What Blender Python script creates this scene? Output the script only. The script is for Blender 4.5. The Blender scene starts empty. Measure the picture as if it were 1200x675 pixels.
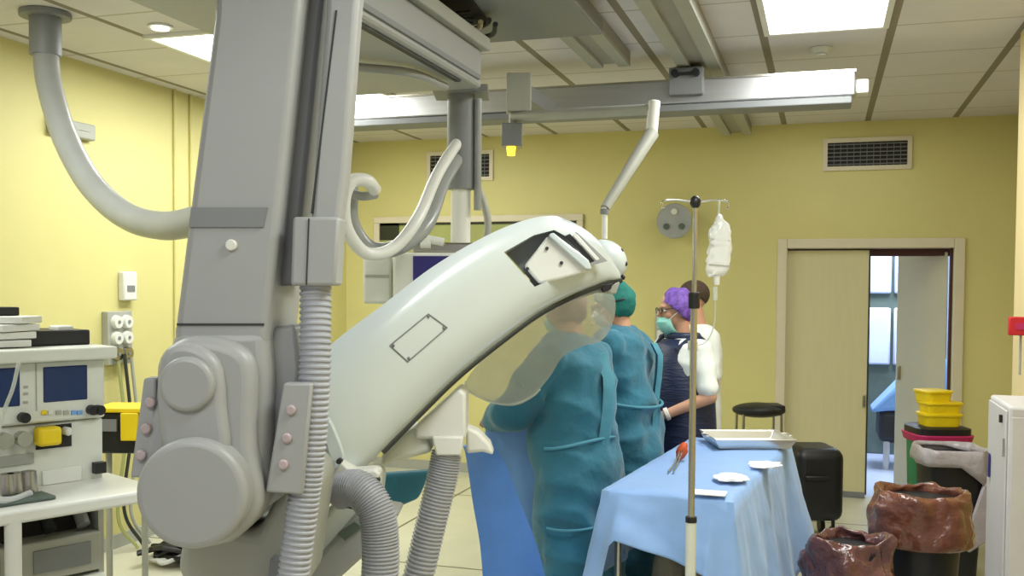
import bpy, bmesh, math, random
from mathutils import Vector, Matrix, noise
random.seed(7)
PI = math.pi
S = bpy.context.scene
COL = S.collection
# ------------------------------------------------------------------ camera
F, TH, DEL, ROLL, CH = 1150.0, math.radians(17.6), math.radians(2.0), math.radians(0.4), 1.73
SH = F*math.tan(DEL)
R = Matrix.Rotation(TH, 3, 'Z') @ Matrix.Rotation(PI/2-DEL, 3, 'X') @ Matrix.Rotation(ROLL, 3, 'Z')
CAM = Vector((0, 0, CH))
cd = bpy.data.cameras.new('camera'); cam = bpy.data.objects.new('camera', cd); COL.objects.link(cam)
cd.sensor_width = 36; cd.lens = 36*F/1200; cd.shift_y = SH/1200; cd.clip_start = 0.05
cam.matrix_world = Matrix.Translation(CAM) @ R.to_4x4()
S.camera = cam
def ray(px, py): return R @ Vector(((px-600)/F, (337.5+SH-py)/F, -1))
def P(px, py, d): return CAM + ray(px, py)*d
def PY(px, py, Y): r = ray(px, py); return CAM + r*(Y/r.y)
def PX(px, py, X): r = ray(px, py); return CAM + r*(X/r.x)
def PZ(px, py, Z): r = ray(px, py); return CAM + r*((Z-CH)/r.z)
FW = Vector((-math.sin(TH), math.cos(TH), 0)); RT = Vector((math.cos(TH), math.sin(TH), 0)); UP = Vector((0, 0, 1))
V = Vector
# ------------------------------------------------------------------ materials
def mat(name, col, rough=.55, metal=0, var=.06, scale=8, bump=0, bscale=60, stretch=None, spec=.5, sheen=0, emit=None, trans=0, coat=0):
    m = bpy.data.materials.new(name); m.use_nodes = True
    nt = m.node_tree; n = nt.nodes; l = nt.links
    b = n['Principled BSDF']
    b.inputs['Roughness'].default_value = rough; b.inputs['Metallic'].default_value = metal
    b.inputs['Specular IOR Level'].default_value = spec
    if coat: b.inputs['Coat Weight'].default_value = coat
    if sheen: b.inputs['Sheen Weight'].default_value = sheen
    tc = n.new('ShaderNodeTexCoord'); mp = n.new('ShaderNodeMapping'); l.new(tc.outputs['Object'], mp.inputs[0])
    if stretch: mp.inputs['Scale'].default_value = stretch
    nz = n.new('ShaderNodeTexNoise'); nz.inputs['Scale'].default_value = scale; nz.inputs['Detail'].default_value = 4
    l.new(mp.outputs[0], nz.inputs[0])
    mx = n.new('ShaderNodeMix'); mx.data_type = 'RGBA'
    c = V(col[:3])
    mx.inputs['A'].default_value = (*[max(0, x*(1-var*2)) for x in c], 1)
    mx.inputs['B'].default_value = (*[min(1, x*(1+var*2)) for x in c], 1)
    l.new(nz.outputs['Fac'], mx.inputs['Factor']); l.new(mx.outputs['Result'], b.inputs['Base Color'])
    if bump:
        n2 = n.new('ShaderNodeTexNoise'); n2.inputs['Scale'].default_value = bscale; n2.inputs['Detail'].default_value = 3
        l.new(mp.outputs[0], n2.inputs[0])
        bp = n.new('ShaderNodeBump'); bp.inputs['Strength'].default_value = bump; bp.inputs['Distance'].default_value = .02
        l.new(n2.outputs['Fac'], bp.inputs['Height']); l.new(bp.outputs[0], b.inputs['Normal'])
    if emit:
        b.inputs['Emission Color'].default_value = (*emit[0], 1); b.inputs['Emission Strength'].default_value = emit[1]
    if trans: b.inputs['Transmission Weight'].default_value = trans
    return m
def clearmat(name, col, alpha, rough=.2):
    m = mat(name, col, rough, var=.1); b = m.node_tree.nodes['Principled BSDF']; b.inputs['Alpha'].default_value = alpha
    return m
def lin(r, g, b):
    f = lambda c: (c/255/12.92) if c/255 <= .04045 else ((c/255+.055)/1.055)**2.4
    return (f(r), f(g), f(b))
M = dict(
 wall=mat('yellow_wall_paint', lin(210,202,136), .55, var=.03, scale=2, bump=.03, bscale=90),
 wallr2=mat('warm_yellow_wall_paint', lin(214,194,130), .6, var=.03, scale=2),
 wallr=mat('cream_wall_paint', lin(232,212,160), .6, var=.03, scale=2),
 floor=mat('cream_linoleum', lin(198,196,176), .32, var=.07, scale=3),
 frame=mat('door_frame_paint', lin(214,204,180), .45, var=.03),
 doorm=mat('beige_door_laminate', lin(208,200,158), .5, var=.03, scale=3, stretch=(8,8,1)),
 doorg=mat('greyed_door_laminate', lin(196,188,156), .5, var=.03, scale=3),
 maroon=mat('dark_red_gap', lin(70,32,26), .6),
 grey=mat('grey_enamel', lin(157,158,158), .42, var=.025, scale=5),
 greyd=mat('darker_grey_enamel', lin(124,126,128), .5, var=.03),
 greyb=mat('beige_grey_enamel', lin(164,165,156), .5, var=.04),
 hose=mat('corrugated_grey_hose', lin(164,166,174), .45, var=.04),
 hosel=mat('smooth_grey_hose', lin(150,152,150), .28, var=.05),
 white=mat('white_glossy_shell', lin(204,213,216), .28, var=.015, scale=2, coat=.3),
 whitep=mat('white_plastic', lin(222,222,216), .4, var=.03),
 cream=mat('cream_machine_case', lin(214,216,206), .45, var=.03),
 black=mat('black_plastic', lin(22,22,26), .45, var=.1),
 rubber=mat('dark_rubber_seal', lin(44,48,44), .6, var=.1),
 dark=mat('dark_recess', lin(38,34,32), .8, var=.2),
 alu=mat('brushed_aluminium', lin(196,196,198), .33, metal=.85, var=.05, scale=4, stretch=(1,20,20)),
 rail=mat('painted_grey_rail', lin(150,148,138), .5, var=.04),
 steel=mat('stainless_steel', lin(190,186,176), .25, metal=1, var=.05),
 chrome=mat('chrome', lin(220,220,215), .12, metal=1, var=.02),
 screen=mat('dark_blue_screen', lin(14,34,72), .15, var=.2, scale=3, emit=(lin(16,40,84), .25)),
 purple=mat('violet_blue_screen', lin(38,34,80), .2, var=.2, scale=3, emit=(lin(44,40,100), .4)),
 drape=mat('blue_surgical_drape', lin(116,160,216), .7, var=.06, scale=6, bump=.15, bscale=18, sheen=.2),
 drapet=mat('blue_table_drape', lin(138,176,232), .6, var=.05, scale=6, bump=.12, bscale=16, sheen=.2),
 gown=mat('teal_surgical_gown', lin(40,108,132), .8, var=.16, scale=5, bump=.5, bscale=14, sheen=.25),
 gownl=mat('light_teal_gown_flap', lin(76,140,162), .8, var=.1, scale=6, bump=.25, bscale=20),
 cap=mat('green_cap_fabric', lin(20,112,104), .8, var=.12, scale=12, bump=.3, bscale=30),
 mask=mat('pale_teal_mask', lin(140,200,190), .8, var=.06, bump=.2, bscale=40),
 skin=mat('skin', lin(196,148,122), .55, var=.05, scale=9),
 hair=mat('brown_hair', lin(66,50,34), .7, var=.3, scale=40, bump=.4, bscale=120),
 navy=mat('navy_lead_apron', lin(26,36,66), .5, var=.25, scale=5, bump=.3, bscale=18, stretch=(1,1,5)),
 shirt=mat('white_cotton_shirt', lin(226,230,226), .8, var=.03, bump=.25, bscale=14),
 yellow=mat('yellow_plastic', lin(236,206,20), .4, var=.06),
 red=mat('red_alarm_plastic', lin(196,26,40), .4),
 magenta=mat('magenta_liner', lin(186,34,96), .5),
 green=mat('green_plastic', lin(16,128,84), .45),
 greybag=mat('grey_translucent_liner', lin(176,168,172), .3, var=.12, scale=10, bump=.4, bscale=22),
 brownbag=mat('brown_shiny_bin_liner', lin(112,66,50), .22, var=.25, scale=9, bump=.9, bscale=16, coat=.4),
 brownbag2=mat('dark_maroon_bin_liner', lin(98,58,56), .2, var=.35, scale=12, bump=1, bscale=20, coat=.5),
 cabinet=mat('grey_steel_cabinet', lin(196,192,192), .45, var=.03),
 tealcl=mat('pale_mint_packaging', lin(160,226,208), .3, var=.08, bump=.4, bscale=30),
 knob=mat('pink_knob', lin(176,160,163), .4),
 orange=mat('orange_swab', lin(214,92,40), .6, var=.2, scale=30),
 gauze=mat('white_gauze', lin(245,245,245), .9, var=.02, bump=.4, bscale=40),
 bluefl=mat('bluish_lit_floor', lin(190,200,222), .35, var=.04),
 bluewall=mat('bluish_panel', lin(206,214,236), .5, var=.08, scale=4),
 greenish=mat('green_grey_cabinet', lin(86,100,92), .6, var=.2, scale=6),
 purplecap=mat('purple_cap_fabric', lin(112,78,168), .7, var=.5, scale=45, bump=.3, bscale=40),
 bag=clearmat('clear_infusion_plastic', lin(244,247,250), .6, .1),
 tube=clearmat('clear_tubing', lin(210,215,205), .6, .2),
 pane=mat('dim_window_pane', lin(160,164,104), .25, var=.08, scale=3),
 darkpane=mat('dark_window_pane', lin(40,46,40), .2, var=.2, scale=3),
 lampy=mat('yellow_indicator_light', lin(255,210,30), .3, emit=((1, .62, .02), 5)),
 sack=mat('beige_cloth_sack', lin(164,156,138), .85, var=.15, scale=8, bump=.5, bscale=20),
 carton=mat('cream_cardboard', lin(204,194,164), .8, var=.06),
 lens=clearmat('grey_lamp_lens', lin(176,180,188), .7, .2),
 emis=mat('lit_panel_diffuser', (1, 1, 1), .5, var=0, emit=((1, .98, 1), 3.6)),
 emis2=mat('dim_lit_diffuser', (1, 1, 1), .5, var=0, emit=((1, .98, .97), 2.2)),
)
# ceiling: square tiles with dark T-bars
def ceiling_mat():
    m = mat('acoustic_ceiling_tiles', lin(214,210,212), .85, var=.03, scale=6); nt = m.node_tree; n = nt.nodes; l = nt.links
    b = n['Principled BSDF']; old = b.inputs['Base Color'].links[0].from_socket
    g = n.new('ShaderNodeNewGeometry'); sp = n.new('ShaderNodeSeparateXYZ'); l.new(g.outputs['Position'], sp.inputs[0])
    def line(sock, off, per, w):
        a = n.new('ShaderNodeMath'); a.operation = 'SUBTRACT'; l.new(sock, a.inputs[0]); a.inputs[1].default_value = off - w/2 - 40*per
        c = n.new('ShaderNodeMath'); c.operation = 'MODULO'; l.new(a.outputs[0], c.inputs[0]); c.inputs[1].default_value = per
        d = n.new('ShaderNodeMath'); d.operation = 'LESS_THAN'; l.new(c.outputs[0], d.inputs[0]); d.inputs[1].default_value = w
        return d.outputs[0]
    for sock, off, w, c in ((sp.outputs['Y'], 5.56, .016, lin(176,170,156)), (sp.outputs['X'], .32, .045, lin(138,130,114))):
        mx = n.new('ShaderNodeMix'); mx.data_type = 'RGBA'; l.new(line(sock, off, .66, w), mx.inputs['Factor'])
        l.new(old, mx.inputs['A']); mx.inputs['B'].default_value = (*c, 1); old = mx.outputs['Result']
    l.new(old, b.inputs['Base Color'])
    return m
def floor_mat():
    m = M['floor']; nt = m.node_tree; n = nt.nodes; l = nt.links
    b = n['Principled BSDF']; old = b.inputs['Base Color'].links[0].from_socket
    g = n.new('ShaderNodeNewGeometry'); sp = n.new('ShaderNodeSeparateXYZ'); l.new(g.outputs['Position'], sp.inputs[0])
    for ax, off, per in (('Y', 5.62, 2.0), ('X', -.9, 2.0)):
        a = n.new('ShaderNodeMath'); a.operation = 'SUBTRACT'; l.new(sp.outputs[ax], a.inputs[0]); a.inputs[1].default_value = off-40*per
        c = n.new('ShaderNodeMath'); c.operation = 'MODULO'; l.new(a.outputs[0], c.inputs[0]); c.inputs[1].default_value = per
        d = n.new('ShaderNodeMath'); d.operation = 'LESS_THAN'; l.new(c.outputs[0], d.inputs[0]); d.inputs[1].default_value = .02
        mx = n.new('ShaderNodeMix'); mx.data_type = 'RGBA'; l.new(d.outputs[0], mx.inputs['Factor'])
        l.new(old, mx.inputs['A']); mx.inputs['B'].default_value = (*lin(96,90,72), 1); old = mx.outputs['Result']
    l.new(old, b.inputs['Base Color'])
M['ceil'] = ceiling_mat(); floor_mat()
# ------------------------------------------------------------------ helpers
def thing(name, label, cat, loc=(0,0,0), rotz=0, group=None):
    o = bpy.data.objects.new(name, None); COL.objects.link(o); o.location = loc; o.rotation_euler = (0, 0, rotz)
    o.empty_display_size = .1; o['label'] = label; o['category'] = cat
    if group: o['group'] = group
    bpy.context.view_layer.update()
    return o
def tag(o, label, cat, group=None):
    o['label'] = label; o['category'] = cat
    if group: o['group'] = group
    return o
def obj(name, bm, m, parent=None, smooth=True, bevel=0, seg=2, local=False, normals=True, angle=None):
    if normals: bmesh.ops.recalc_face_normals(bm, faces=bm.faces[:])
    me = bpy.data.meshes.new(name); bm.to_mesh(me); bm.free()
    o = bpy.data.objects.new(name, me); COL.objects.link(o); me.materials.append(M[m] if isinstance(m, str) else m)
    if smooth:
        for p in me.polygons: p.use_smooth = True
        try: me.set_sharp_from_angle(angle=angle or math.radians(38))
        except Exception: pass
    if bevel:
        b = o.modifiers.new('bevel', 'BEVEL'); b.width = bevel; b.segments = seg; b.limit_method = 'ANGLE'; b.angle_limit = math.radians(35)
        b.harden_normals = False
    if parent:
        o.parent = parent
        if not local: o.matrix_parent_inverse = parent_world(parent).inverted()
    return o
def parent_world(p):
    m = p.matrix_basis.copy() if p.parent is None else parent_world(p.parent) @ p.matrix_parent_inverse @ p.matrix_basis
    return m
def struct(name, bm, m, parent=None, **k):
    k.setdefault('smooth', False); o = obj(name, bm, m, parent, **k)
    if parent is None: o['kind'] = 'structure'
    return o
def B(): return bmesh.new()
def box(bm, c, s, rot=None):
    r = bmesh.ops.create_cube(bm, size=1)['verts']
    mt = Matrix.Translation(V(c)) @ (rot.to_4x4() if rot else Matrix()) @ Matrix.Diagonal((*s, 1))
    bmesh.ops.transform(bm, matrix=mt, verts=r); return bm
def bx(bm, a, b):
    a = V(a); b = V(b); return box(bm, (a+b)/2, [max(1e-4, abs(q)) for q in (b-a)])
CR = Matrix.Rotation(TH, 3, 'Z')     # frame turned like the apparatus in the middle of the room
def frame_z(d):
    d = V(d).normalized(); q = d.to_track_quat('Z', 'Y'); return q.to_matrix()
def cone(bm, a, b, r1, r2=None, seg=24, caps=True):
    a = V(a); b = V(b); r2 = r1 if r2 is None else r2; L = (b-a).length
    r = bmesh.ops.create_cone(bm, cap_ends=caps, segments=seg, radius1=r1, radius2=r2, depth=L)['verts']
    bmesh.ops.transform(bm, matrix=Matrix.Translation((a+b)/2) @ frame_z(b-a).to_4x4(), verts=r); return bm
def ell(bm, c, r, rot=None, u=20, v=14):
    q = bmesh.ops.create_uvsphere(bm, u_segments=u, v_segments=v, radius=1)['verts']
    bmesh.ops.transform(bm, matrix=Matrix.Translation(V(c)) @ (rot.to_4x4() if rot else Matrix()) @ Matrix.Diagonal((*r, 1)), verts=q); return bm
def spline(pts, n):
    pts = [V(p) for p in pts]; q = [pts[0]*2-pts[1]] + pts + [pts[-1]*2-pts[-2]]; out = []
    k = len(pts)-1
    for i in range(n+1):
        t = i/n*k; j = min(int(t), k-1); u = t-j; a, b, c, d = q[j:j+4]
        out.append(.5*((2*b)+(c-a)*u+(2*a-5*b+4*c-d)*u*u+(3*b-a-3*c+d)*u**3))
    return out
def tube(bm, pts, r, seg=12, n=None, rib=0, pitch=.02, radii=None):
    if n is None: n = 8*(len(pts)-1)
    path = spline(pts, n) if n > len(pts)-1 else [V(p) for p in pts]
    if rib:
        L = sum((path[i+1]-path[i]).length for i in range(len(path)-1)); n = int(L/pitch)*4; path = spline(pts, n)
    N = len(path); t0 = (path[1]-path[0]).normalized(); u = t0.orthogonal().normalized(); rings = []
    for i, p in enumerate(path):
        t = (path[min(i+1, N-1)]-path[max(i-1, 0)]).normalized()
        u = (u - t*u.dot(t)).normalized(); w = t.cross(u)
        rr = radii[0]+(radii[1]-radii[0])*i/(N-1) if radii else r
        if rib: rr += rib*(0, 1, 1, 0)[i % 4]
        rings.append([bm.verts.new(p+u*rr*math.cos(2*PI*j/seg)+w*rr*math.sin(2*PI*j/seg)) for j in range(seg)])
    for a, b in zip(rings, rings[1:]):
        for j in range(seg): bm.faces.new((a[j], a[(j+1) % seg], b[(j+1) % seg], b[j]))
    bm.faces.new(rings[0][::-1]); bm.faces.new(rings[-1]); return bm
def loft(bm, rings, close=True, caps=True):
    vs = [[bm.verts.new(p) for p in r] for r in rings]; n = len(vs[0])
    for a, b in zip(vs, vs[1:]):
        for j in range(n if close else n-1): bm.faces.new((a[j], a[(j+1) % n], b[(j+1) % n], b[j]))
    if caps: bm.faces.new(vs[0][::-1]); bm.faces.new(vs[-1])
    return bm
def prism(bm, pts, ext):                       # polygon of points pushed along ext
    a = [bm.verts.new(V(p)) for p in pts]; b = [bm.verts.new(V(p)+V(ext)) for p in pts]; n = len(a)
    bm.faces.new(a); bm.faces.new(b[::-1])
    for i in range(n): bm.faces.new((a[i], b[i], b[(i+1) % n], a[(i+1) % n]))
    return bm
def plate(bm, pix, d, thick):                  # flat piece standing across the view at distance d (or list of distances)
    ds = d if isinstance(d, (list, tuple)) else [d]*len(pix)
    return prism(bm, [P(x, y, q) for (x, y), q in zip(pix, ds)], FW*thick)
def smooth_poly(pts, n=4):
    out = []
    for i in range(len(pts)):
        a, b, c, d = pts[i-1], pts[i], pts[(i+1) % len(pts)], pts[(i+2) % len(pts)]
        for k in range(n):
            u = k/n
            out.append(tuple(.5*((2*b[j])+(c[j]-a[j])*u+(2*a[j]-5*b[j]+4*c[j]-d[j])*u*u+(3*b[j]-a[j]-3*c[j]+d[j])*u**3) for j in range(2)))
    return out
def circ(cx, cy, rx, ry=None, n=40): return [(cx+rx*math.cos(2*PI*i/n), cy+(ry or rx)*math.sin(2*PI*i/n)) for i in range(n)]
def disc(bm, px, py, d, r, thick, seg=40, axis=None):   # round boss, front face at d
    a = axis or FW; c = P(px, py, d); return cone(bm, c, c+V(a)*thick, r, r, seg)
def bake(name, bm, m, parent, voxel, smooth=4, disp=None, local=True):
    """merge overlapping pieces into one continuous skin"""
    me = bpy.data.meshes.new(name); bm.to_mesh(me); bm.free(); t = bpy.data.objects.new('tmp', me); COL.objects.link(t)
    r = t.modifiers.new('r', 'REMESH'); r.mode = 'VOXEL'; r.voxel_size = voxel
    s = t.modifiers.new('s', 'SMOOTH'); s.iterations = smooth; s.factor = .5
    dg = bpy.context.evaluated_depsgraph_get(); dg.update(); new = bpy.data.meshes.new_from_object(t.evaluated_get(dg))
    bpy.data.objects.remove(t); bpy.data.meshes.remove(me)
    if disp:
        new.update(); ns = [v.normal.copy() for v in new.vertices]
        for v, n_ in zip(new.vertices, ns): v.co += n_*disp(v.co, n_)
    new.name = name; o = bpy.data.objects.new(name, new); COL.objects.link(o); new.materials.clear(); new.materials.append(M[m])
    for p in new.polygons: p.use_smooth = True
    o.parent = parent
    if not local: o.matrix_parent_inverse = parent_world(parent).inverted()
    return o
def copy_tree(o, loc, label=None):
    r = o.copy(); COL.objects.link(r); r.location = loc
    if label: r['label'] = label
    for ch in [c for c in COL.objects if c.parent == o]:
        c = ch.copy(); COL.objects.link(c); c.parent = r
        for g in [q for q in COL.objects if q.parent == ch]:
            d = g.copy(); COL.objects.link(d); d.parent = c
    return r
# ------------------------------------------------------------------ room
H, YB, XL, XR1, XR2, YN = 3.12, 8.6, -4.42, 1.44, .985, 5.55
struct('floor', bx(B(), (-4.6, -.6, -.05), (1.8, 8.72, 0)), 'floor')
struct('floor_corridor', bx(B(), (-1.6, 8.72, -.05), (3, 12.2, -.001)), 'bluefl')
struct('ceiling', bx(B(), (-4.6, -.6, H), (1.8, 8.8, H+.05)), 'ceil')
struct('wall_left', bx(B(), (XL-.1, -.6, 0), (XL, 8.8, H)), 'wall')
struct('wall_right', bx(B(), (XR1, -.6, 0), (XR1+.1, 8.8, H)), 'wallr2')
struct('wall_right_near', bx(B(), (XR2, 5.5, 0), (XR1, 5.9, H)), 'wallr')
# the doorway in the back wall
dl, dr_ = PY(921, 400, YB).x, PY(1116, 400, YB).x; dt = PY(1000, 291, YB).z
bm = B(); bx(bm, (XL, YB, 0), (dl, YB+.12, H)); bx(bm, (dr_, YB, 0), (XR1, YB+.12, H)); bx(bm, (dl, YB, dt), (dr_, YB+.12, H))
struct('wall_back', bm, 'wall')
bm = B(); w = .08
bx(bm, (dl-w, YB-.03, 0), (dl, YB+.14, dt+w)); bx(bm, (dr_, YB-.03, 0), (dr_+w, YB+.14, dt+w)); bx(bm, (dl, YB-.03, dt), (dr_, YB+.14, dt+w))
struct('trim_door_frame', bm, 'frame', bevel=.008)
bm = B(); bx(bm, (dl-.02, YB+.125, dt-.06), (dr_+.02, YB+.22, dt+.05)); struct('trim_door_track', bm, 'maroon')
# left leaf
x1 = PY(1017, 400, YB).x
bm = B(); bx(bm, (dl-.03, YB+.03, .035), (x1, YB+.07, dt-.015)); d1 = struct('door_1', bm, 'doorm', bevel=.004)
bm = B(); bx(bm, (x1, YB+.028, .03), (x1+.012, YB+.075, dt-.015)); obj('edge_seal', bm, 'rubber', d1)
bm = B(); bx(bm, (dl, YB+.02, .005), (x1, YB+.05, .05)); obj('bottom_guard', bm, 'greyd', d1)
bm = B(); q = PY(1012, 470, YB); bx(bm, (q.x-.01, YB+.0, q.z-.05), (q.x+.015, YB+.03, q.z+.05)); obj('door_handle', bm, 'steel', d1, bevel=.004)
# right leaf, swung a little into the corridor
hx, fx = PY(1112, 400, YB+.08).x, PY(1051, 400, YB+.5).x
bm = B(); prism(bm, [V((hx-.02, YB+.1, .03)), V((fx, YB+.52, .03)), V((fx, YB+.56, .03)), V((hx-.02, YB+.145, .03))], (0, 0, dt-.06))
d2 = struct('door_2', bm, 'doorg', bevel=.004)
q = V((fx+.02, YB+.49, 1.02)); bm = B(); box(bm, q, (.03, .04, .12)); obj('door_handle', bm, 'steel', d2, bevel=.004)
bm = B(); bx(bm, (hx-.005, YB+.06, 0), (dr_+.01, YB+.12, dt)); struct('trim_hinge_gap', bm, 'maroon')
# corridor beyond
struct('wall_corridor_back', bx(B(), (-1.6, 11.6, 0), (3, 11.7, 3)), 'bluewall')
struct('wall_corridor_left', bx(B(), (-1.7, 8.8, 0), (-1.6, 11.7, 3)), 'bluewall')
struct('wall_corridor_right', bx(B(), (2.4, 8.8, 0), (2.5, 11.7, 3)), 'bluewall')
struct('ceiling_corridor', bx(B(), (-1.6, 8.72, 2.9), (3, 11.7, 3)), 'ceil')
t = thing('storage_rack', 'tall green-grey rack with white covers seen through the gap between the doors', 'rack', PY(1035, 480, 11.1)*1.0)
t.location.z = 0; rx = t.location.x
bm = B(); bx(bm, (rx-.5, 11.05, .0), (rx+.6, 11.5, 2.75)); obj('rack_body', bm, 'greenish', t, False, bevel=.01)
for a, b_ in ((.95, 1.55), (1.70, 2.32), (2.48, 2.7)):
    for k in range(4):
        bm = B(); bx(bm, (rx-.42+k*.25, 10.99, a), (rx-.2+k*.25, 11.06, b_)); obj('white_cover', bm, 'bluewall', t, bevel=.02)
t = thing('wrapped_trolley', 'dark trolley under pale blue wrap on the corridor floor behind the doors', 'trolley', (rx+.15, 10.3, 0))
bm = B(); box(bm, (rx+.2, 10.3, .42), (.6, .5, .32)); obj('trolley_body', bm, 'black', t, bevel=.06)
bm = B(); prism(bm, [V((rx-.18, 10.05, .55)), V((rx+.5, 10.05, .62)), V((rx+.5, 10.05, 1.1)), V((rx+.2, 10.05, .98))], (0, .5, 0)); obj('pale_wrap', bm, 'drape', t, bevel=.04)
for a in (-.02, .42):
    bm = B(); cone(bm, (rx+a, 10.1, .0), (rx+a, 10.1, .3), .03); obj('leg', bm, 'steel', t)
# observation window on the back wall
a = PY(446, 262, YB); b_ = PY(676, 322, YB)
bm = B()
for p, q in (((a.x-.06, a.z), (b_.x+.06, a.z+.06)), ((a.x-.06, b_.z-.06), (b_.x+.06, b_.z)), ((a.x-.06, b_.z), (a.x, a.z)), ((b_.x, b_.z), (b_.x+.06, a.z))):
    bx(bm, (p[0], YB-.035, p[1]), (q[0], YB, q[1]))
w1 = struct('window_1', bm, 'frame', bevel=.006)
bm = B(); bx(bm, (a.x, YB-.012, b_.z), (b_.x, YB-.002, a.z)); obj('pane', bm, 'pane', w1, False)
bm = B(); bx(bm, (a.x, YB-.016, a.z-.16), (a.x+.2, YB-.012, a.z)); bx(bm, (a.x, YB-.016, a.z-.022), (b_.x, YB-.012, a.z)); obj('dark_gap', bm, 'darkpane', w1, False)
# baseboards
bm = B(); bx(bm, (XL, YB-.015, 0), (dl-w, YB, .09)); bx(bm, (dr_+w, YB-.015, 0), (XR1, YB, .09)); struct('baseboard_back', bm, 'greyb')
struct('baseboard_left', bx(B(), (XL, -.6, 0), (XL+.015, YB, .09)), 'greyb')
# conduits on the left wall
for px in (203, 222):
    q = PX(px, 108, XL); z0 = .1
    bm = B(); cone(bm, (XL+.012, q.y, z0), (XL+.012, q.y, H), .012, seg=8)
    tag(obj('wall_conduit', bm, 'wall'), 'thin yellow-painted conduit running up the left wall beside the grey column', 'conduit', 'conduits on the left wall')
# vents
def vent(pa, pb, label):
    a = PY(*pa, YB); b = PY(*pb, YB); t = thing('air_vent', label, 'vent', (a.x, YB, b.z))
    bm = B(); w = .035
    bx(bm, (a.x-w, YB-.02, a.z), (b.x+w, YB, a.z+w)); bx(bm, (a.x-w, YB-.02, b.z-w), (b.x+w, YB, b.z))
    bx(bm, (a.x-w, YB-.02, b.z), (a.x, YB, a.z)); bx(bm, (b.x, YB-.02, b.z), (b.x+w, YB, a.z)); obj('vent_frame', bm, 'frame', t, False)
    bm = B(); bx(bm, (a.x, YB-.004, b.z), (b.x, YB-.001, a.z)); obj('backing', bm, 'dark', t, False)
    bm = B(); n = 6
    for k in range(n):
        z = b.z+(a.z-b.z)*(k+.5)/n; box(bm, ((a.x+b.x)/2, YB-.01, z), (b.x-a.x, .012, .006), Matrix.Rotation(.5, 3, 'X'))
    for k in range(1, 12): x = a.x+(b.x-a.x)*k/12; bx(bm, (x-.002, YB-.012, b.z), (x+.002, YB-.006, a.z))
    obj('slats', bm, 'greyd', t, False)
vent((970, 168), (1063, 193), 'wide dark air grille in the back wall above the double doors')
vent((505, 183), (574, 207), 'dark air grille in the back wall behind the hanging post')
# ceiling lights
def light_panel(x0, x1, y0, y1, label, m='emis'):
    t = thing('ceiling_light', label, 'light', ((x0+x1)/2, (y0+y1)/2, H-.03))
    bm = B(); w = .03
    for p, q in (((x0, y0), (x1, y0+w)), ((x0, y1-w), (x1, y1)), ((x0, y0+w), (x0+w, y1-w)), ((x1-w, y0+w), (x1, y1-w))):
        bx(bm, (*p, H-.02), (*q, H-.001))
    obj('light_frame', bm, 'whitep', t, False)
    bm = B(); bx(bm, (x0+w, y0+w, H-.012), (x1-w, y1-w, H-.002)); obj('diffuser', bm, m, t, False)
light_panel(-.33, .30, 4.26, 5.53, 'bright square fluorescent ceiling panel above the right of the room')
light_panel(-3.63, -2.99, 4.62, 5.9, 'fluorescent ceiling panel at the left, partly behind the grey column')
light_panel(-3.63, -2.99, 6.25, 7.5, 'fluorescent ceiling panel beyond the aluminium beam, right of the grey column')
q = PZ(188, 30, H); t = thing('downlight', 'small round downlight glowing near the left ceiling hose', 'light', (q.x, q.y, H-.02))
cone(bm := B(), (q.x, q.y, H-.012), (q.x, q.y, H-.001), .065, seg=28); obj('trim_ring', bm, 'whitep', t)
cone(bm := B(), (q.x, q.y, H-.02), (q.x, q.y, H-.011), .045, seg=28); obj('bulb_face', bm, 'emis', t)
q = PZ(962, 56, H); bm = B(); cone(bm, (q.x, q.y, H-.035), (q.x, q.y, H-.001), .055, .065, 24); cone(bm, (q.x, q.y, H-.05), (q.x, q.y, H-.035), .03, seg=20)
tag(obj('smoke_detector', bm, 'cream', bevel=.004), 'small cream smoke detector on the ceiling behind the bright right panel', 'detector')
# ------------------------------------------------------------------ overhead rails, beam, carriage
def crail(x0, x1, y0, y1, z, label):
    t = thing('ceiling_rail', label, 'rail', ((x0+x1)/2, y0, z))
    bm = B(); bx(bm, (x0, y0, z+.02), (x1, y1, H-.001)); obj('rail_body', bm, 'rail', t, False, bevel=.006)
    bm = B(); ww = (x1-x0)*.3
    bx(bm, (x0, y0, z), (x0+ww, y1, z+.02)); bx(bm, (x1-ww, y0, z), (x1, y1, z+.02)); obj('rail_lips', bm, 'greyb', t, False)
crail(-.84, -.60, .6, 8.5, 3.03, 'long painted ceiling rail nearest the bright right light panel')
crail(-1.33, -1.10, 2.0, 5.72, 3.03, 'shorter double ceiling rail left of the long one, ending at the cross beam')
crail(-3.0, -2.76, .6, 3.6, 3.0, 'dark ceiling rail passing above the grey column at the upper left')
YBM = 5.84
zt, zb = PY(1003, 81, YBM).z, PY(1003, 121, YBM).z
xb0, xb1 = PY(380, 120, YBM).x, PY(1003, 100, YBM).x
t = thing('ceiling_beam', 'long horizontal aluminium cross beam hung below the ceiling rails', 'beam', (xb0, YBM, zb))
bm = B(); bx(bm, (xb0, YBM, zb+.045), (xb1, YBM+.16, zt)); obj('beam_body', bm, 'alu', t, False, bevel=.012, seg=3)
bm = B(); bx(bm, (xb0, YBM-.02, zb), (xb1-.02, YBM+.18, zb+.04)); obj('lower_track', bm, 'greyd', t, False, bevel=.006)
bm = B(); bx(bm, (xb0, YBM-.012, zt-.012), (xb1, YBM, zt)); obj('upper_lip', bm, 'steel', t, False)
bm = B(); bx(bm, (xb1, YBM+.02, zb+.06), (xb1+.07, YBM+.13, zt-.05)); obj('end_cap', bm, 'whitep', t, False, bevel=.01)
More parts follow.
